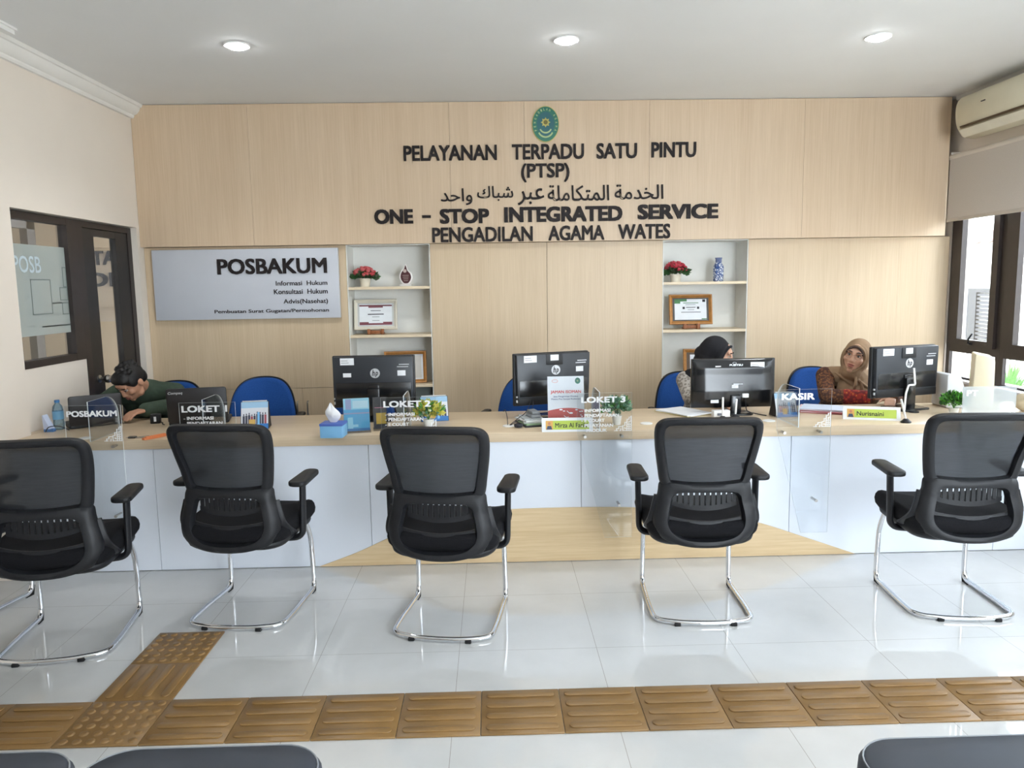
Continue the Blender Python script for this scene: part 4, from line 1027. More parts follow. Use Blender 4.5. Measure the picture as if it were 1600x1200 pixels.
frame(2.385, 3.06, 1.207, .35, .245, -2, m_gold, M('cert_dark_mat', (84, 82, 80), .6), 'gold framed certificate with a green corner on a wooden easel, right niche', art2)
frame(.06, 3.05, .807, .34, .26, 6, m_gold, wp, 'gold brown picture frame on the lowest left niche shelf, half hidden by a monitor', [(.05, .95, .05, .95, M('cert_mat2', (210, 206, 198), .6), 1), (.3, .7, .6, .64, m_ink, 2)], False, 8)
frame(2.50, 3.05, .807, .34, .235, -6, m_gold, M('cert_dark_mat2', (96, 80, 66), .6), 'brown picture frame on the lowest right niche shelf, behind the black headscarf', [(.1, .9, .1, .9, wp, 1)], False, 12)

# small things
t = thing('water_bottle', 'clear water bottle with blue label left of the POSBAKUM laptop', 'bottle', (-1.852, 1.455, CTZ))
m_pet = clear('pet_plastic', (.78, .90, .96), .08, .22, (150, 196, 220))
b = MB(); b.lathe([(0, 0), (.026, 0), (.03, .006), (.03, .05), (.028, .055), (.03, .06), (.03, .115), (.026, .14), (.013, .158), (.012, .165)], 20); b.build('bottle_body', m_pet, t)
b = MB(); b.lathe([(.0305, .062), (.0305, .112)], 20); b.build('bottle_label', M('label_blue', (112, 166, 200), .4), t)
b = MB(); b.lathe([(.0145, .162), (.0145, .178), (0, .178)], 16); b.build('cap', M('cap_blue', (60, 120, 176), .4), t)
t = thing('power_adapter', 'small black power adapter cube between the two laptops', 'adapter', (-1.338, 1.60, CTZ), .2)
b = MB(); b.box((-.028, -.02, 0), (.028, .03, .058), .004); b.build('body', m_black, t); sticker(t, -.006, .008, .014, .044, -.0205, False, 'label_strip')
b = MB(); b.tube(spline([(.028, .0, .006), (.045, -.02, .004), (.05, -.06, .004), (.07, -.10, .004)], 5), .0028, 6); b.build('cable', m_black, t)
t = thing('orange_strap', 'orange folded strap lying on the counter behind the second chair', 'strap', (-1.13, 1.115, CTZ), math.radians(60))
b = MB(); b.prism(spl if False else [(-.08, -.012), (.02, -.018), (.08, -.010), (.08, .006), (.03, .02), (-.08, .014)], .012, X=T(0, 0, 0), bev=.003); b.box((-.075, -.02, .011), (.05, -.004, .02), .003); tag(b.build('strap', M('orange_plastic', (236, 140, 86), .45), t))
t = thing('key_bunch', 'bunch of keys with a black fob in front of the orange strap', 'keys', (-1.23, 1.12, CTZ))
b = MB(); b.tube([(.014*math.cos(i*PI/8), .014*math.sin(i*PI/8), .003) for i in range(16)], .0015, 6, True); b.build('ring', m_steel, t)
for i, a in enumerate((10, 55, 160, 200)):
    b = MB(); X = RZ(a) @ T(.014, 0, .001+.002*i); b.prism(rounded(.02, .02, .008), .002, X=X @ T(.008, 0, 0)); b.box((.016, -.003, 0), (.05, .003, .002), X=X); b.build('key', m_steel, t)
b = MB(); b.box((-.055, -.012, 0), (-.012, .012, .01), .003); b.build('fob', m_black, t)
t = thing('paper_tray', 'dark tray heaped with papers and a grey stapler left of the JAMAN ISOMAN flyer', 'tray', (.985, 1.31, CTZ), math.radians(14))
b = MB(); b.box((-.065, -.11, 0), (.065, .11, .008), .003); b.build('tray', m_matblack, t)
for i, (dx, dy, a, m) in enumerate(((0, 0, 4, M('paper_green', (150, 176, 140), .7)), (.008, .012, -6, M('paper_grey', (200, 202, 200), .7)), (-.004, .02, 9, M('paper_white', (228, 230, 230), .7)), (.01, .03, -3, M('paper_grey2', (186, 190, 190), .7)))):
    b = MB(); b.box((-.058, -.09, 0), (.058, .075, .008), .001, X=T(dx, dy, .008+.0085*i) @ RZ(a)); b.build('papers', m, t, smooth=0)
b = MB(); b.box((-.03, -.05, 0), (.03, .06, .022), .004); b.box((-.025, -.055, .022), (.025, .055, .04), .006); o = b.build('stapler', M('grey_plastic', (140, 144, 148), .5), t); o.location = (.02, .0, .042)
t = thing('desk_cable', 'black cables running from the white counter cap to the turned monitor', 'cable', (.86, 1.253, CTZ+.006))
b = MB()
for p in ([(0, 0, 0), (.05, .07, .025), (.10, .14, .05), (.13, .22, .09), (.14, .29, .12)], [(.005, -.003, 0), (.06, .06, .02), (.12, .13, .045), (.15, .21, .08), (.155, .29, .11)], [(-.01, .01, 0), (-.012, .12, .03), (-.02, .25, .05), (-.03, .38, .02)]): b.tube(spline(p, 5), .0022, 6)
b.build('wires', m_inkdark, t)
b = MB()
for i in range(5): b.tube([(.05+.02*math.cos(a)*(1+.2*i/5), -.06+.022*math.sin(a), .002+.003*i) for a in [k*PI/6 for k in range(12)]], .004, 6, True)
b.build('coil', m_inkdark, t)
def pen(x, y, rz, lean, label, L=.12):
    t = thing('counter_pen', label, 'pen', (x, y, CTZ), math.radians(rz))
    b = MB(); b.lathe([(0, 0), (.028, 0), (.03, .005), (.022, .012), (.012, .022), (0, .024)], 18); b.build('base', m_black, t)
    b = MB(); b.lathe([(0, 0), (.004, .002), (.006, .02), (.006, L-.004), (0, L)], 12, X=T(0, 0, .018) @ RY(lean)); b.build('pen_barrel', m_white, t)
pen(3.135, 1.115, 0, -16, 'white counter pen on a black base right of the green and white name plate', .125)
pen(2.137, 1.325, 0, 0, 'white upright pen left of the wide monitor stand')
pen(2.232, 1.38, 0, 3, 'white upright pen nearest the wide monitor stand', .10)
t = thing('phone_holder', 'white angled plastic holder standing before the rightmost monitor', 'holder', (3.365, 1.45, CTZ))
b = MB(); b.lathe([(0, 0), (.03, 0), (.03, .006), (0, .008)], 16); b.build('base', m_black, t)
b = MB(); b.tube(fillet([(-.06, 0, .006), (-.055, 0, .12), (-.04, 0, .17), (0, 0, .172), (-.012, 0, .275)], .008, 3), .006, 8); b.build('arm', m_white, t)
b = MB(); b.tube([(0, 0, .006), (-.06, 0, .01)], .006, 8); b.build('foot', m_black, t)
def papers(x, y, rz, label, cols, w=.21, d=.297):
    t = thing('paper_stack', label, 'papers', (x, y, CTZ), math.radians(rz))
    for i, c in enumerate(cols):
        b = MB(); b.box((-w/2, -d/2, 0), (w/2, d/2, .0045), X=T(.006*math.sin(i*2.3), .008*math.cos(i*1.7), .0046*i) @ RZ(4*math.sin(i*1.9))); b.build('sheets', M('sheet_%s' % 'abcdefgh'[i], c, .7), t, smooth=0)
papers(1.972, 1.60, 30, 'white papers lying left of the wide monitor', [(220, 210, 150), (236, 238, 240), (232, 234, 238)])
papers(2.86, 1.55, 62, 'untidy red and white papers in front of the person in the tan headscarf', [(190, 90, 96), (226, 206, 210), (200, 110, 116), (216, 220, 232), (226, 200, 206), (206, 214, 232)])
t = thing('bill_box', 'small white box with print beside the wide monitor stand', 'box', (2.15, 1.402, CTZ), .05)
b = MB(); b.box((-.05, -.02, 0), (.05, .03, .045), .002); b.build('box', m_white, t); b = MB(); b.box((-.03, -.0206, .015), (.005, -.0199, .03)); b.build('print', m_ink, t, smooth=0)
t = thing('computer_tower', 'cream narrow computer case standing on the right end of the counter', 'computer', (3.885, 1.62, CTZ), math.radians(-26))
b = MB(); b.prism([(-.056, 0), (.062, 0), (.058, .30), (.052, .325), (-.044, .345), (-.05, .335)], .22, X=T(0, .11, 0) @ UP, bev=.007); b.build('case', M('cream_case', (222, 212, 184), .45, var=.03), t)
b = MB(); b.box((-.035, -.1115, .02), (.045, -.1095, .03)); b.build('slot', M('case_slot', (180, 170, 146), .5), t, smooth=0)
t = thing('plastic_device', 'pale grey rounded plastic device between the rightmost monitor and the cream computer case', 'device', (3.705, 1.67, CTZ), math.radians(-4))
b = MB(); b.prism([(-.057, 0), (.057, 0), (.052, .14), (.03, .205), (-.02, .215), (-.057, .215)], .2, X=T(0, .1, 0) @ UP, bev=.012); b.build('body', M('pale_grey_plastic', (208, 210, 212), .45, var=.02), t)
b = MB(); b.box((-.03, -.102, .02), (.03, -.098, .03)); b.build('slot', M('slot_grey', (150, 152, 156), .5), t)
t = thing('cloth_pouch', 'rounded tan cloth pouch at the right edge of the photo', 'pouch', (4.06, 1.42, CTZ))
b = MB()
def pch(u, v):
    a = u*2*PI; e = (v-.5)*PI; return Vector((.085*math.cos(a)*math.cos(e)**.7, .06*math.sin(a)*math.cos(e)**.7, .055+.055*math.sin(e)+.004*math.sin(5*a)*math.cos(e)))
b.grid(pch, 32, 14); b.build('pouch', M('tan_cloth', (178, 164, 138), .85, var=.1), t, smooth=60)
b = MB(); b.tube(spline([(-.06, -.045, .08), (-.02, -.062, .095), (.03, -.062, .092), (.065, -.04, .075)], 6), .004, 6); b.build('zip', M('zip_brown', (120, 104, 84), .6), t)
t = thing('folded_leaflet', 'blue and white folded leaflet at the left wall end of the counter', 'leaflet', (-1.89, 1.36, CTZ))
b = MB(); b.prism([(0, 0), (.045, 0), (.0, .10), (-.004, .10)], .05, X=T(0, .05, 0) @ UP); b.build('leaflet', M('leaflet_pale', (206, 216, 240), .5), t, smooth=0)
b = MB(); b.box((-.0, -.001, .0), (.055, .03, .018), .002); b.build('blue_pad', M('leaflet_blue', (86, 130, 186), .5), t)
t = thing('thin_cable', 'thin dark cable arching over the left end of the counter', 'cable', (-1.85, 1.45, CTZ))
b = MB(); b.tube(spline([(-.02, -.11, .004), (-.0, -.10, .033), (.05, -.075, .03), (.09, -.055, .004)], 6), .003, 6); b.build('wire', m_inkdark, t)
# ================================================================== OFFICE CHAIRS BEHIND THE COUNTER
def make_office_chair():
    t = thing('office_chair', 'x', 'chair')
    def outline(s=1): return [(p.x*s, p.y) for p in spline([(x, z, 0) for x, z in half([(0, .50), (.075, .494), (.135, .472), (.182, .425), (.215, .345), (.234, .22), (.226, .10), (.185, .02), (.10, 0), (0, 0)])], 4, True)]
    P = outline(); n = len(P)
    def bk(x, z): return .9*x*x*-1+.05*math.sin(PI*min(1, z/.5))*-.6+.10*z
    def slab(layers):
        b = MB(); rows = [[b.bm.verts.new((x*k, .18+bk(x, z)+dy, .50+.25+(z-.25)*k)) for x, z in P] for dy, k in layers]
        for a, c in zip(rows, rows[1:]):
            for i in range(n): b.bm.faces.new((a[i], a[(i+1) % n], c[(i+1) % n], c[i]))
        for r, fl in ((rows[0], 1), (rows[-1], 0)):
            ce = b.bm.verts.new((0, .18+bk(0, .25)+(layers[0][0] if fl else layers[-1][0]), .75))
            mid = [b.bm.verts.new(((v.co.x)*.55, .18+bk(v.co.x*.55, (.25+(v.co.z-.75)*.55))+(layers[0][0] if fl else layers[-1][0]), .75+(v.co.z-.75)*.55)) for v in r]
            for i in range(n):
                b.bm.faces.new((r[i], r[(i+1) % n], mid[(i+1) % n], mid[i])); b.bm.faces.new((mid[i], mid[(i+1) % n], ce))
        return b
    slab([(-.035, .90), (-.032, .96), (-.015, .992), (.012, .992)]).build('backrest', m_blue, t, smooth=60, recalc=True)
    slab([(.012, .995), (.012, 1.03), (.03, 1.03), (.045, .95)]).build('back_shell', m_black, t, smooth=50, recalc=True)
    b = MB(); b.prism(rounded(.49, .46, .12, 7), .075, X=T(0, -.06, .385), bev=.02); b.build('seat', m_blue, t, smooth=50)
    b = MB(); b.prism(rounded(.44, .40, .1, 6), .03, X=T(0, -.06, .36), bev=.006); b.box((-.03, .05, .35), (.03, .235, .38), .005); b.tube(fillet([(0, .20, .365), (0, .262, .375), (0, .262, .62)], .03), .018, 8, flat=(1.6, .6)); b.build('mechanism', m_black, t)
    for s in (-1, 1):
        b = MB(); b.tube(fillet([(s*.20, -.06, .37), (s*.285, -.06, .39), (s*.29, -.16, .73), (s*.29, .06, .75), (s*.27, .10, .68), (s*.22, .02, .38)], .05, 5), .016, 8, flat=(1.2, .9)); arm = b.build('armrest', m_black, t, smooth=50)
        b = MB(); b.prism(rounded(.055, .25, .025, 5), .022, X=T(s*.29, -.05, .738) @ RX(3), bev=.007); b.build('arm_pad', m_black, arm)
    b = MB(); b.lathe([(.028, .10), (.028, .22), (.019, .22), (.019, .362), (0, .362)], 16); b.build('gas_column', m_black, t)
    b = MB()
    for i in range(5):
        a = math.radians(18+72*i); b.tube([(.03*math.cos(a), .03*math.sin(a), .125), (.16*math.cos(a), .16*math.sin(a), .105), (.28*math.cos(a), .28*math.sin(a), .075)], [.024, .02, .015], 8)
    b.lathe([(.04, .08), (.04, .13), (0, .14)], 14); bs = b.build('star_base', m_black, t)
    for i in range(5):
        a = math.radians(18+72*i); b = MB()
        for d in (-.014, .014): b.lathe([(0, -.009), (.027, -.009), (.028, 0), (.027, .009), (0, .009)], 14, X=T(.28*math.cos(a), .28*math.sin(a), .028) @ RZ(18+72*i) @ RX(90) @ T(0, 0, d))
        b.lathe([(.009, .028), (.009, .075)], 8, X=T(.28*math.cos(a), .28*math.sin(a), 0)); b.build('castor', m_rubber, t)
    return t
oc = make_office_chair()
OC = [(-1.63, 2.44, 0, -.10, 'blue office chair behind the person in the green shirt'),
      (-.885, 2.20, 4, .045, 'empty blue office chair left of the tissue box, standing free'),
      (-.175, 2.16, -6, -.02, 'blue office chair mostly hidden by the monitor left of LOKET 2'),
      (.985, 2.12, -18, .04, 'blue office chair behind the turned monitor and the red and white flyer'),
      (2.235, 2.42, 3, .0, 'blue office chair behind the person in the black headscarf'),
      (3.23, 2.42, 2, .02, 'blue office chair behind the person in the tan headscarf')]
for i, (x, y, a, dz, lab) in enumerate(OC):
    o = oc if i == 0 else copy_tree(oc)
    o.location = (x, y, 0); o.rotation_euler = (0, 0, math.radians(a)); tag(o, lab, 'chair', 'blue office chairs behind the counter')
    if abs(dz) > .001:                                # lower or higher gas spring: move everything above the column
        for ch in o.children:
            if ch.name.split('.')[0] not in ('star_base', 'castor', 'gas_column'): ch.location.z += dz
            if ch.name.split('.')[0] == 'gas_column': ch.scale.z = (.362+dz)/.362

# ================================================================== PEOPLE
class Blob(MB):
    def cap(s, p, q, r0, r1, n=14):
        """limb segment that tapers from r0 to r1, round at both ends"""
        p, q = Vector(p), Vector(q); d = (q-p); L = d.length; pts = []; rs = []
        for i in range(7):
            k = i/6; pts.append(p+d*k); rs.append(r0+(r1-r0)*k)
        s.tube(pts, rs, n); s.ball(p, r0*.995, u=14, v=9); s.ball(q, r1*.995, u=14, v=9); return s
    def chain(s, pts, rs):
        for i in range(len(pts)-1): s.cap(pts[i], pts[i+1], rs[i], rs[i+1])
        return s
    def fuse(s, name, m, parent, voxel=.006, it=4, fac=.5, carve=None):
        """grow one continuous skin over all blobs"""
        me = bpy.data.meshes.new('f'); s.bm.to_mesh(me); s.bm.free(); o = bpy.data.objects.new('f', me); C.objects.link(o)
        r = o.modifiers.new('r', 'REMESH'); r.mode = 'VOXEL'; r.voxel_size = voxel
        sm = o.modifiers.new('s', 'SMOOTH'); sm.iterations = it; sm.factor = fac
        dg = bpy.context.evaluated_depsgraph_get(); out = bpy.data.meshes.new_from_object(o.evaluated_get(dg), depsgraph=dg)
        bpy.data.objects.remove(o); bpy.data.meshes.remove(me); out.name = name; out.materials.clear()
        for x in (m if isinstance(m, list) else [m]): out.materials.append(x)
        out.shade_smooth(); ob = bpy.data.objects.new(name, out); C.objects.link(ob)
        if parent: ob.parent = parent
        return ob
def head_blobs(b, H, female=False):
    """skull, jaw, nose, brow, cheeks, chin and ears; local head faces -Y, centre between the ears"""
    k = 1.0
    def E(c, r): b.ball((0, 0, 0), 1, X=H @ T(c[0]*k, c[1]*k, c[2]*k) @ Matrix.Diagonal((r[0]*k, r[1]*k, r[2]*k, 1)), u=20, v=14)
    def Cp(p, q, r0, r1): b.cap(H @ (Vector(p)*k), H @ (Vector(q)*k), r0*k, r1*k)
    E((0, .012, .028), (.074, .094, .090)); E((0, -.022, -.02), (.066, .066, .075)); E((0, -.034, -.062), (.050 if not female else .046, .048, .050)); E((0, -.068, -.094), (.021, .017, .017))
    E((0, -.072, .035), (.052, .016, .022))
    for s in (-1, 1):
        E((s*.040, -.060, -.018), (.024, .022, .022)); E((s*.031, -.080, .030), (.022, .009, .008))
        E((s*.045, -.02, -.075), (.020, .03, .025))
        if not female: E((s*.077, .012, -.004), (.010, .019, .030)); E((s*.076, .008, -.026), (.007, .010, .012))
        E((s*.0095, -.092, -.030), (.008, .010, .0075))
    Cp((0, -.084, .022), (0, -.101, -.027), .0078, .0108)
    E((0, -.084, -.052), (.024, .013, .010)); E((0, -.080, -.072), (.022, .012, .010))
def face_parts(body, H, female, lipc, skinm):
    k = 1.0
    for s in (-1, 1):
        b = MB(); b.ball((0, 0, 0), 1, X=H @ T(s*.031*k, -.0775*k, .010*k) @ Matrix.Diagonal((.0125*k, .0098*k, .0056*k, 1)), u=14, v=10, m=m_eyew)
        b.ball((0, 0, 0), 1, X=H @ T(s*.030*k, -.0845*k, .009*k) @ Matrix.Diagonal((.0056, .0042, .0052, 1)), u=10, v=8, m=m_iris); b.build('eye', None, body, smooth=80)
        b = MB(); b.tube([H @ (Vector((s*x, y, z))*k) for x, y, z in ((.014, -.0925, .030), (.028, -.0925, .036), (.042, -.084, .034), (.051, -.072, .027))], [.0025, .0036, .0032, .0015], 8, flat=(.8, 1)); b.build('eyebrow', m_hair, body)
        b = MB(); b.tube([H @ (Vector((s*x, y, z))*k) for x, y, z in ((.018, -.086, .0125), (.030, -.0905, .0185), (.044, -.080, .0125))], [.0012, .0022, .0012], 6); b.build('eyelashes', m_hair, body)
    b = MB()
    for z, w, t_ in ((-.0545, .024, .0038), (-.0625, .021, .0048)):
        b.tube([H @ (Vector((x*w, -.0965+.013*x*x, z+.003*(1-x*x)*(1 if z > -.06 else -1)))*k) for x in (-1, -.6, -.2, .2, .6, 1)], [.0015, t_*.8, t_, t_, t_*.8, .0015], 8)
    b.build('lips', lipc, body)
def hand(b, wrist, d, up, side, s=1.0, curl=.35):
    """palm, four unequal fingers bent at the knuckles, thumb from the side of the palm"""
    w, d, up = Vector(wrist), Vector(d).normalized(), Vector(up).normalized(); sd = d.cross(up).normalized()*side
    pc = w+d*.05*s
    for o in (-.026, -.009, .009, .026): b.cap(w+sd*o*.7*s, w+d*.088*s+sd*o*s, .013*s, .0105*s, 10)
    for o, L in ((-.030, .062), (-.010, .076), (.010, .082), (.030, .072)):
        p = w+d*.088*s+sd*o*s; e = (d*math.cos(curl)-up*math.sin(curl)); e2 = (d*math.cos(curl*2.1)-up*math.sin(curl*2.1))
        q = p+e*L*.52*s; b.cap(p, q, .0095*s, .0085*s, 10); b.cap(q, q+e2*L*.48*s, .0085*s, .007*s, 10)
    p = w+d*.022*s+sd*.030*s; q = p+(d*.6+sd*.75-up*.25).normalized()*.042*s; b.cap(p, q, .0125*s, .0105*s, 10); b.cap(q, q+(d*.9+sd*.3-up*.25).normalized()*.032*s, .0105*s, .008*s, 10)
m_eyew = M('eye_white', (206, 196, 188), .3, var=.01); m_iris = M('eye_dark', (36, 24, 20), .2)
m_lipm = M('lips_brown', (156, 92, 84), .5); m_lipf = M('lips_rose', (164, 88, 84), .5)

def person(loc, label, J, H, female, skin, lipc, cloth, sleeve):
    """J: joints in the person's own frame (faces -Y, floor at z = 0)"""
    t = thing('person', label, 'person', loc); X = 1 if not female else .9
    b = Blob()
    head_blobs(b, H, female)
    hc = H.translation
    b.chain([J['neck'], hc+(H.to_3x3() @ Vector((0, .025, -.05)))], [.054*X, .050*X])
    def torso(bb, g, arms_to):
        up = (Vector(J['neck'])-Vector(J['pelvis'])); fr = 0
        ax = up.normalized(); side = Vector((1, 0, 0)); fw = ax.cross(side).normalized()
        R = Matrix((side, -fw, ax)).transposed().to_4x4()
        def El(k, r, dy=0): bb.ball((0, 0, 0), 1, X=T(*(Vector(J['pelvis'])+up*k)) @ R @ T(0, dy, 0) @ Matrix.Diagonal((r[0]*X+g, r[1]*X+g, r[2]+g, 1)), u=20, v=14)
        El(-.02, (.165 if not female else .19, .115, .11)); El(.22, (.150, .105, .13)); El(.45, (.155, .11, .14)); El(.68, (.175, .112, .13)); El(.86, (.15, .085, .085))
        for s, S in ((-1, 'r'), (1, 'l')):
            sh, el, wr = Vector(J['sh'+S]), Vector(J['el'+S]), Vector(J['wr'+S])
            bb.chain([Vector(J['pelvis'])+up*.86, sh], [.075*X+g, .058*X+g])
            if arms_to == 'short': bb.chain([sh, sh+(el-sh)*.62], [.058*X+g, .054*X+g*1.6])
            elif arms_to == 'long': bb.chain([sh, el, el+(wr-el)*.93], [.058*X+g, .045*X+g, .036*X+g])
            else: bb.chain([sh, el, wr], [.052*X, .042*X, .026*X])
    torso(b, 0, 'skin')
    for s, S in ((-1, 'r'), (1, 'l')):
        b.chain([Vector(J['pelvis'])+Vector((s*.09, -.02, 0)), J['kn'+S], J['an'+S]], [.088, .058, .042]); b.cap(J['an'+S], Vector(J['an'+S])+Vector((0, -.14, -.03)), .038, .03)
        hd = Vector(J['hd'+S]); hand(b, J['wr'+S], hd, (0, -.15, 1), 1 if S == 'l' else -1, .95 if not female else .88)
    body = b.fuse('body', skin, t, .0055, 3)
    face_parts(body, H, female, lipc, skin)
    b = Blob(); torso(b, .012, sleeve)
    top = b.fuse('shirt', cloth, t, .008, 6)
    b = Blob()
    b.ball((0, 0, 0), 1, X=T(*J['pelvis']) @ Matrix.Diagonal((.19, .13, .115, 1)), u=20, v=12)
    for s, S in ((-1, 'r'), (1, 'l')): b.chain([Vector(J['pelvis'])+Vector((s*.09, -.02, 0)), J['kn'+S], Vector(J['an'+S])+Vector((0, 0, .03))], [.10, .074, .062])
    b.fuse('trousers', M('dark_trousers', (38, 38, 46), .9, var=.1, scale=60), t, .009, 4)
    for S in ('r', 'l'):
        a = Vector(J['an'+S]); b = Blob(); b.cap(a+Vector((0, .04, -.035)), a+Vector((0, -.16, -.048)), .044, .036); b.ball((a.x, a.y-.05, .016), (.046, .14, .016)); b.fuse('shoe', m_rubber, t, .007, 3)
    return t, body, top

def legs(yk=-.46): return dict(knr=(-.12, yk, .535), knl=(.12, yk, .535), anr=(-.12, yk+.02, .085), anl=(.12, yk+.02, .085))
# --- person in the green shirt, bent over the left laptop
H1 = T(-.005, -.535, .992) @ RY(5) @ RZ(-24) @ RX(46)
J1 = dict(pelvis=(0, .0, .56), neck=(0, -.40, .945), shr=(-.185, -.36, .885), shl=(.195, -.335, .89), elr=(-.25, -.53, .82), ell=(.225, -.41, .81), wrr=(-.115, -.71, .825), wrl=(.135, -.69, .825), hdr=(.45, -.9, -.06), hdl=(-.4, -.9, -.06), **legs())
p1, b1, s1 = person((-1.605, 2.43, 0), 'person in a dark green shirt bending low over the left laptop', J1, H1, False, m_skin, m_lipm, M('green_shirt', (60, 76, 62), .9, var=.12, scale=40, bump=.15), 'long')
b = Blob()
def HE(c, r): b.ball((0, 0, 0), 1, X=H1 @ T(*c) @ Matrix.Diagonal((*r, 1)), u=22, v=16)
HE((0, .020, .040), (.082, .098, .086)); HE((0, -.030, .082), (.066, .058, .036)); HE((-.02, -.058, .072), (.042, .028, .026)); HE((.028, -.052, .074), (.034, .028, .026)); HE((0, .065, -.01), (.066, .05, .06))
for s in (-1, 1): HE((s*.066, -.018, .034), (.015, .034, .036))
r = random.Random(3)
for i in range(46):
    a = r.uniform(0, 2*PI); e = r.uniform(.25, 1.4); c = Vector((.08*math.cos(a)*math.cos(e), .02+.095*math.sin(a)*math.cos(e), .045+.082*math.sin(e))); HE(c, (.016, .016, .014))
b.fuse('hair', m_hair, p1, .0045, 2)

def hijab(p, H, J, m, bun=False):
    """headscarf: hood with an open face oval, throat wrap and a cape over shoulders and chest"""
    b = Blob(); R = H.to_3x3()
    def E(c, r, X=H): b.ball((0, 0, 0), 1, X=X @ T(*c) @ Matrix.Diagonal((*r, 1)), u=24, v=16)
    E((0, .030, .034), (.088, .101, .098)); E((0, .05, -.03), (.084, .085, .09)); E((0, .042, .02), (.086, .10, .09))
    if bun: E((0, .105, -.005), (.055, .06, .055)); E((0, .115, -.07), (.05, .05, .07))
    # rim around the face
    rim = [H @ Vector((.068*math.cos(a)*(1-.10*max(0, -math.sin(a))), -.052-.022*max(0, math.sin(a))-.020*max(0, -math.sin(a))+.012*abs(math.cos(a)), -.010+.088*math.sin(a)*(1.0 if math.sin(a) > 0 else 1.12))) for a in [i*2*PI/36 for i in range(36)]]
    b.tube(rim, .0088, 10, True)
    inner = [H @ Vector((.074*math.cos(a), -.020-.020*max(0, math.sin(a)), -.010+.092*math.sin(a)*(1.0 if math.sin(a) > 0 else 1.12))) for a in [i*2*PI/36 for i in range(36)]]
    b.tube(inner, .018, 10, True)
    E((0, -.035, -.118), (.052, .042, .026)); E((0, .0, -.12), (.07, .075, .05))
    nk = Vector(J['neck']); hc = H.translation
    b.chain([hc+R @ Vector((0, .0, -.10)), nk+Vector((0, .0, -.01))], [.078, .105])
    for S, s in (('r', -1), ('l', 1)):
        sh = Vector(J['sh'+S]); b.chain([nk+Vector((0, 0, -.02)), nk.lerp(sh, .78)+Vector((0, 0, .0))], [.095, .068])
    ch = nk+Vector((0, -.075, -.10)); b.ball((0, 0, 0), 1, X=T(*ch) @ RX(-24) @ Matrix.Diagonal((.155, .075, .13, 1)), u=22, v=14)
    b.ball((0, 0, 0), 1, X=T(*(nk+Vector((0, .07, -.10)))) @ Matrix.Diagonal((.15, .07, .12, 1)), u=22, v=14)
    # soft folds
    for i, (x0, x1) in enumerate(((-.05, .07), (.05, -.07), (-.09, .02), (.085, .0), (-.02, .10))):
        a = hc+R @ Vector((x0, -.05, -.125-.006*i)); c = nk+Vector((x1, -.135+.008*i, -.09-.022*i)); mid = a.lerp(c, .5)+Vector((0, -.022, .01))
        b.tube(spline([a, mid, c], 6), [.006+.006*math.sin(PI*k/12) for k in range(13)], 8)
    o = b.fuse('headscarf', m, p, .0045, 3, .5)
    if bun: return o
    b = MB(); b.tube([H @ Vector((.058*math.cos(a), -.060-.024*math.sin(a), -.010+.080*math.sin(a))) for a in [PI*(.12+.76*i/18) for i in range(19)]], [.004]+[.008]*17+[.004], 8); b.build('underscarf', M('underscarf', (70, 52, 46), .9), p)
    return o
def batik(name, base, c2, c3, sc=60):
    q = NT(name); co = q.coord(); v = q.add('ShaderNodeTexVoronoi'); v.inputs['Scale'].default_value = sc; q.link(co, v.inputs['Vector'])
    n = q.noise(co, sc*.35, 3); f = q.math('ADD', q.math('MULTIPLY', v.outputs[0], .8), q.math('MULTIPLY', n, .5))
    rp = q.ramp(f, [(.30, rgb(*c2)), (.42, rgb(*base)), (.62, rgb(*base)), (.72, rgb(*c3))]); q.link(rp, q.b.inputs['Base Color']); q.b.inputs['Roughness'].default_value = .85; return q.m
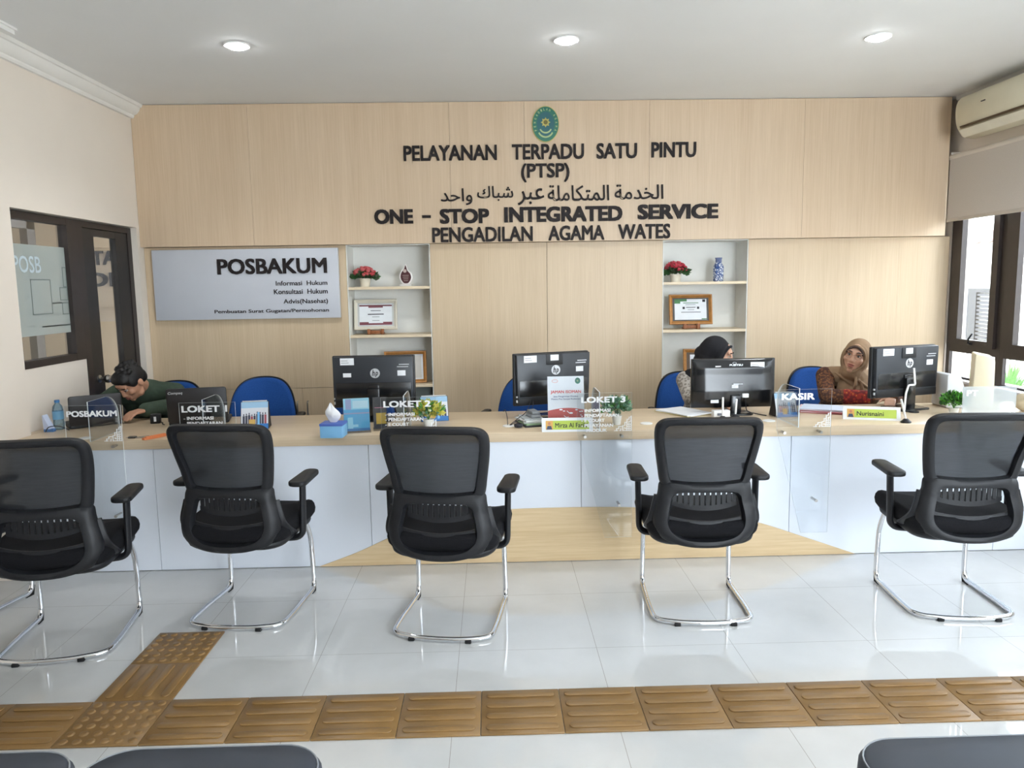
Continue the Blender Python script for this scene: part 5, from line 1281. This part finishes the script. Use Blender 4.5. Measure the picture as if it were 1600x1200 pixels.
# --- person in the tan headscarf
H3 = T(-.035, -.40, 1.055) @ RY(17) @ RZ(-36) @ RX(5)
J3 = dict(pelvis=(0, 0, .56), neck=(.0, -.31, .91), shr=(-.19, -.275, .915), shl=(.17, -.25, .87), elr=(-.262, -.475, .80), ell=(.25, -.47, .80), wrr=(.0, -.585, .80), wrl=(.09, -.66, .80), hdr=(.9, -.05, -.05), hdl=(-.5, -.8, -.05), **legs())
p3, b3, s3 = person((3.30, 2.43, 0), 'person in a tan headscarf and brown batik blouse leaning on the counter, looking aside', J3, H3, True, m_skinlight, m_lipf, batik('brown_batik', (112, 70, 44), (176, 132, 72), (72, 44, 34)), 'long')
tan = M('tan_cloth_scarf', (150, 122, 94), .9, var=.07, scale=9, bump=.1); hijab(p3, H3, J3, tan)
b = Blob(); wr, el = Vector(J3['wrr']), Vector(J3['elr']); b.chain([el.lerp(wr, .42), el.lerp(wr, .90)], [.052, .046]); b.fuse('cuff', batik('red_batik', (150, 44, 34), (214, 150, 50), (104, 30, 30), 45), p3, .007, 3)
b = MB()
for s in (-1, 1): b.tube([H3 @ Vector((s*.0305+.0215*math.cos(a), -.0925+.004*abs(math.cos(a)), .006+.019*math.sin(a))) for a in [i*PI/10 for i in range(20)]], .0009, 6, True); b.tube([H3 @ Vector(q) for q in ((s*.052, -.088, .010), (s*.066, -.05, .012))], .0009, 6)
b.tube([H3 @ Vector(q) for q in ((-.009, -.095, .010), (0, -.099, .013), (.009, -.095, .010))], .0009, 6); b.build('glasses', M('thin_frame', (120, 84, 66), .4, .5), p3)
# --- person in the black headscarf, face turned towards the right of the photo
H2 = T(.02, -.37, 1.08) @ RZ(62) @ RX(10)
J2 = dict(pelvis=(0, 0, .56), neck=(.0, -.29, .955), shr=(-.18, -.26, .90), shl=(.18, -.25, .90), elr=(-.185, -.43, .80), ell=(.24, -.45, .80), wrr=(-.07, -.655, .80), wrl=(.08, -.66, .80), hdr=(.6, -.8, -.05), hdl=(-.5, -.8, -.05), **legs())
p2, b2, s2 = person((2.30, 2.43, 0), 'person in a black headscarf behind the wide monitor, face turned to the right', J2, H2, True, m_skinlight, m_lipf, batik('grey_batik', (148, 140, 132), (92, 84, 80), (196, 190, 182), 50), 'long')
hijab(p2, H2, J2, bun=True, m=M('black_cloth_scarf', (24, 24, 29), .9, var=.12, scale=12, bump=.1))
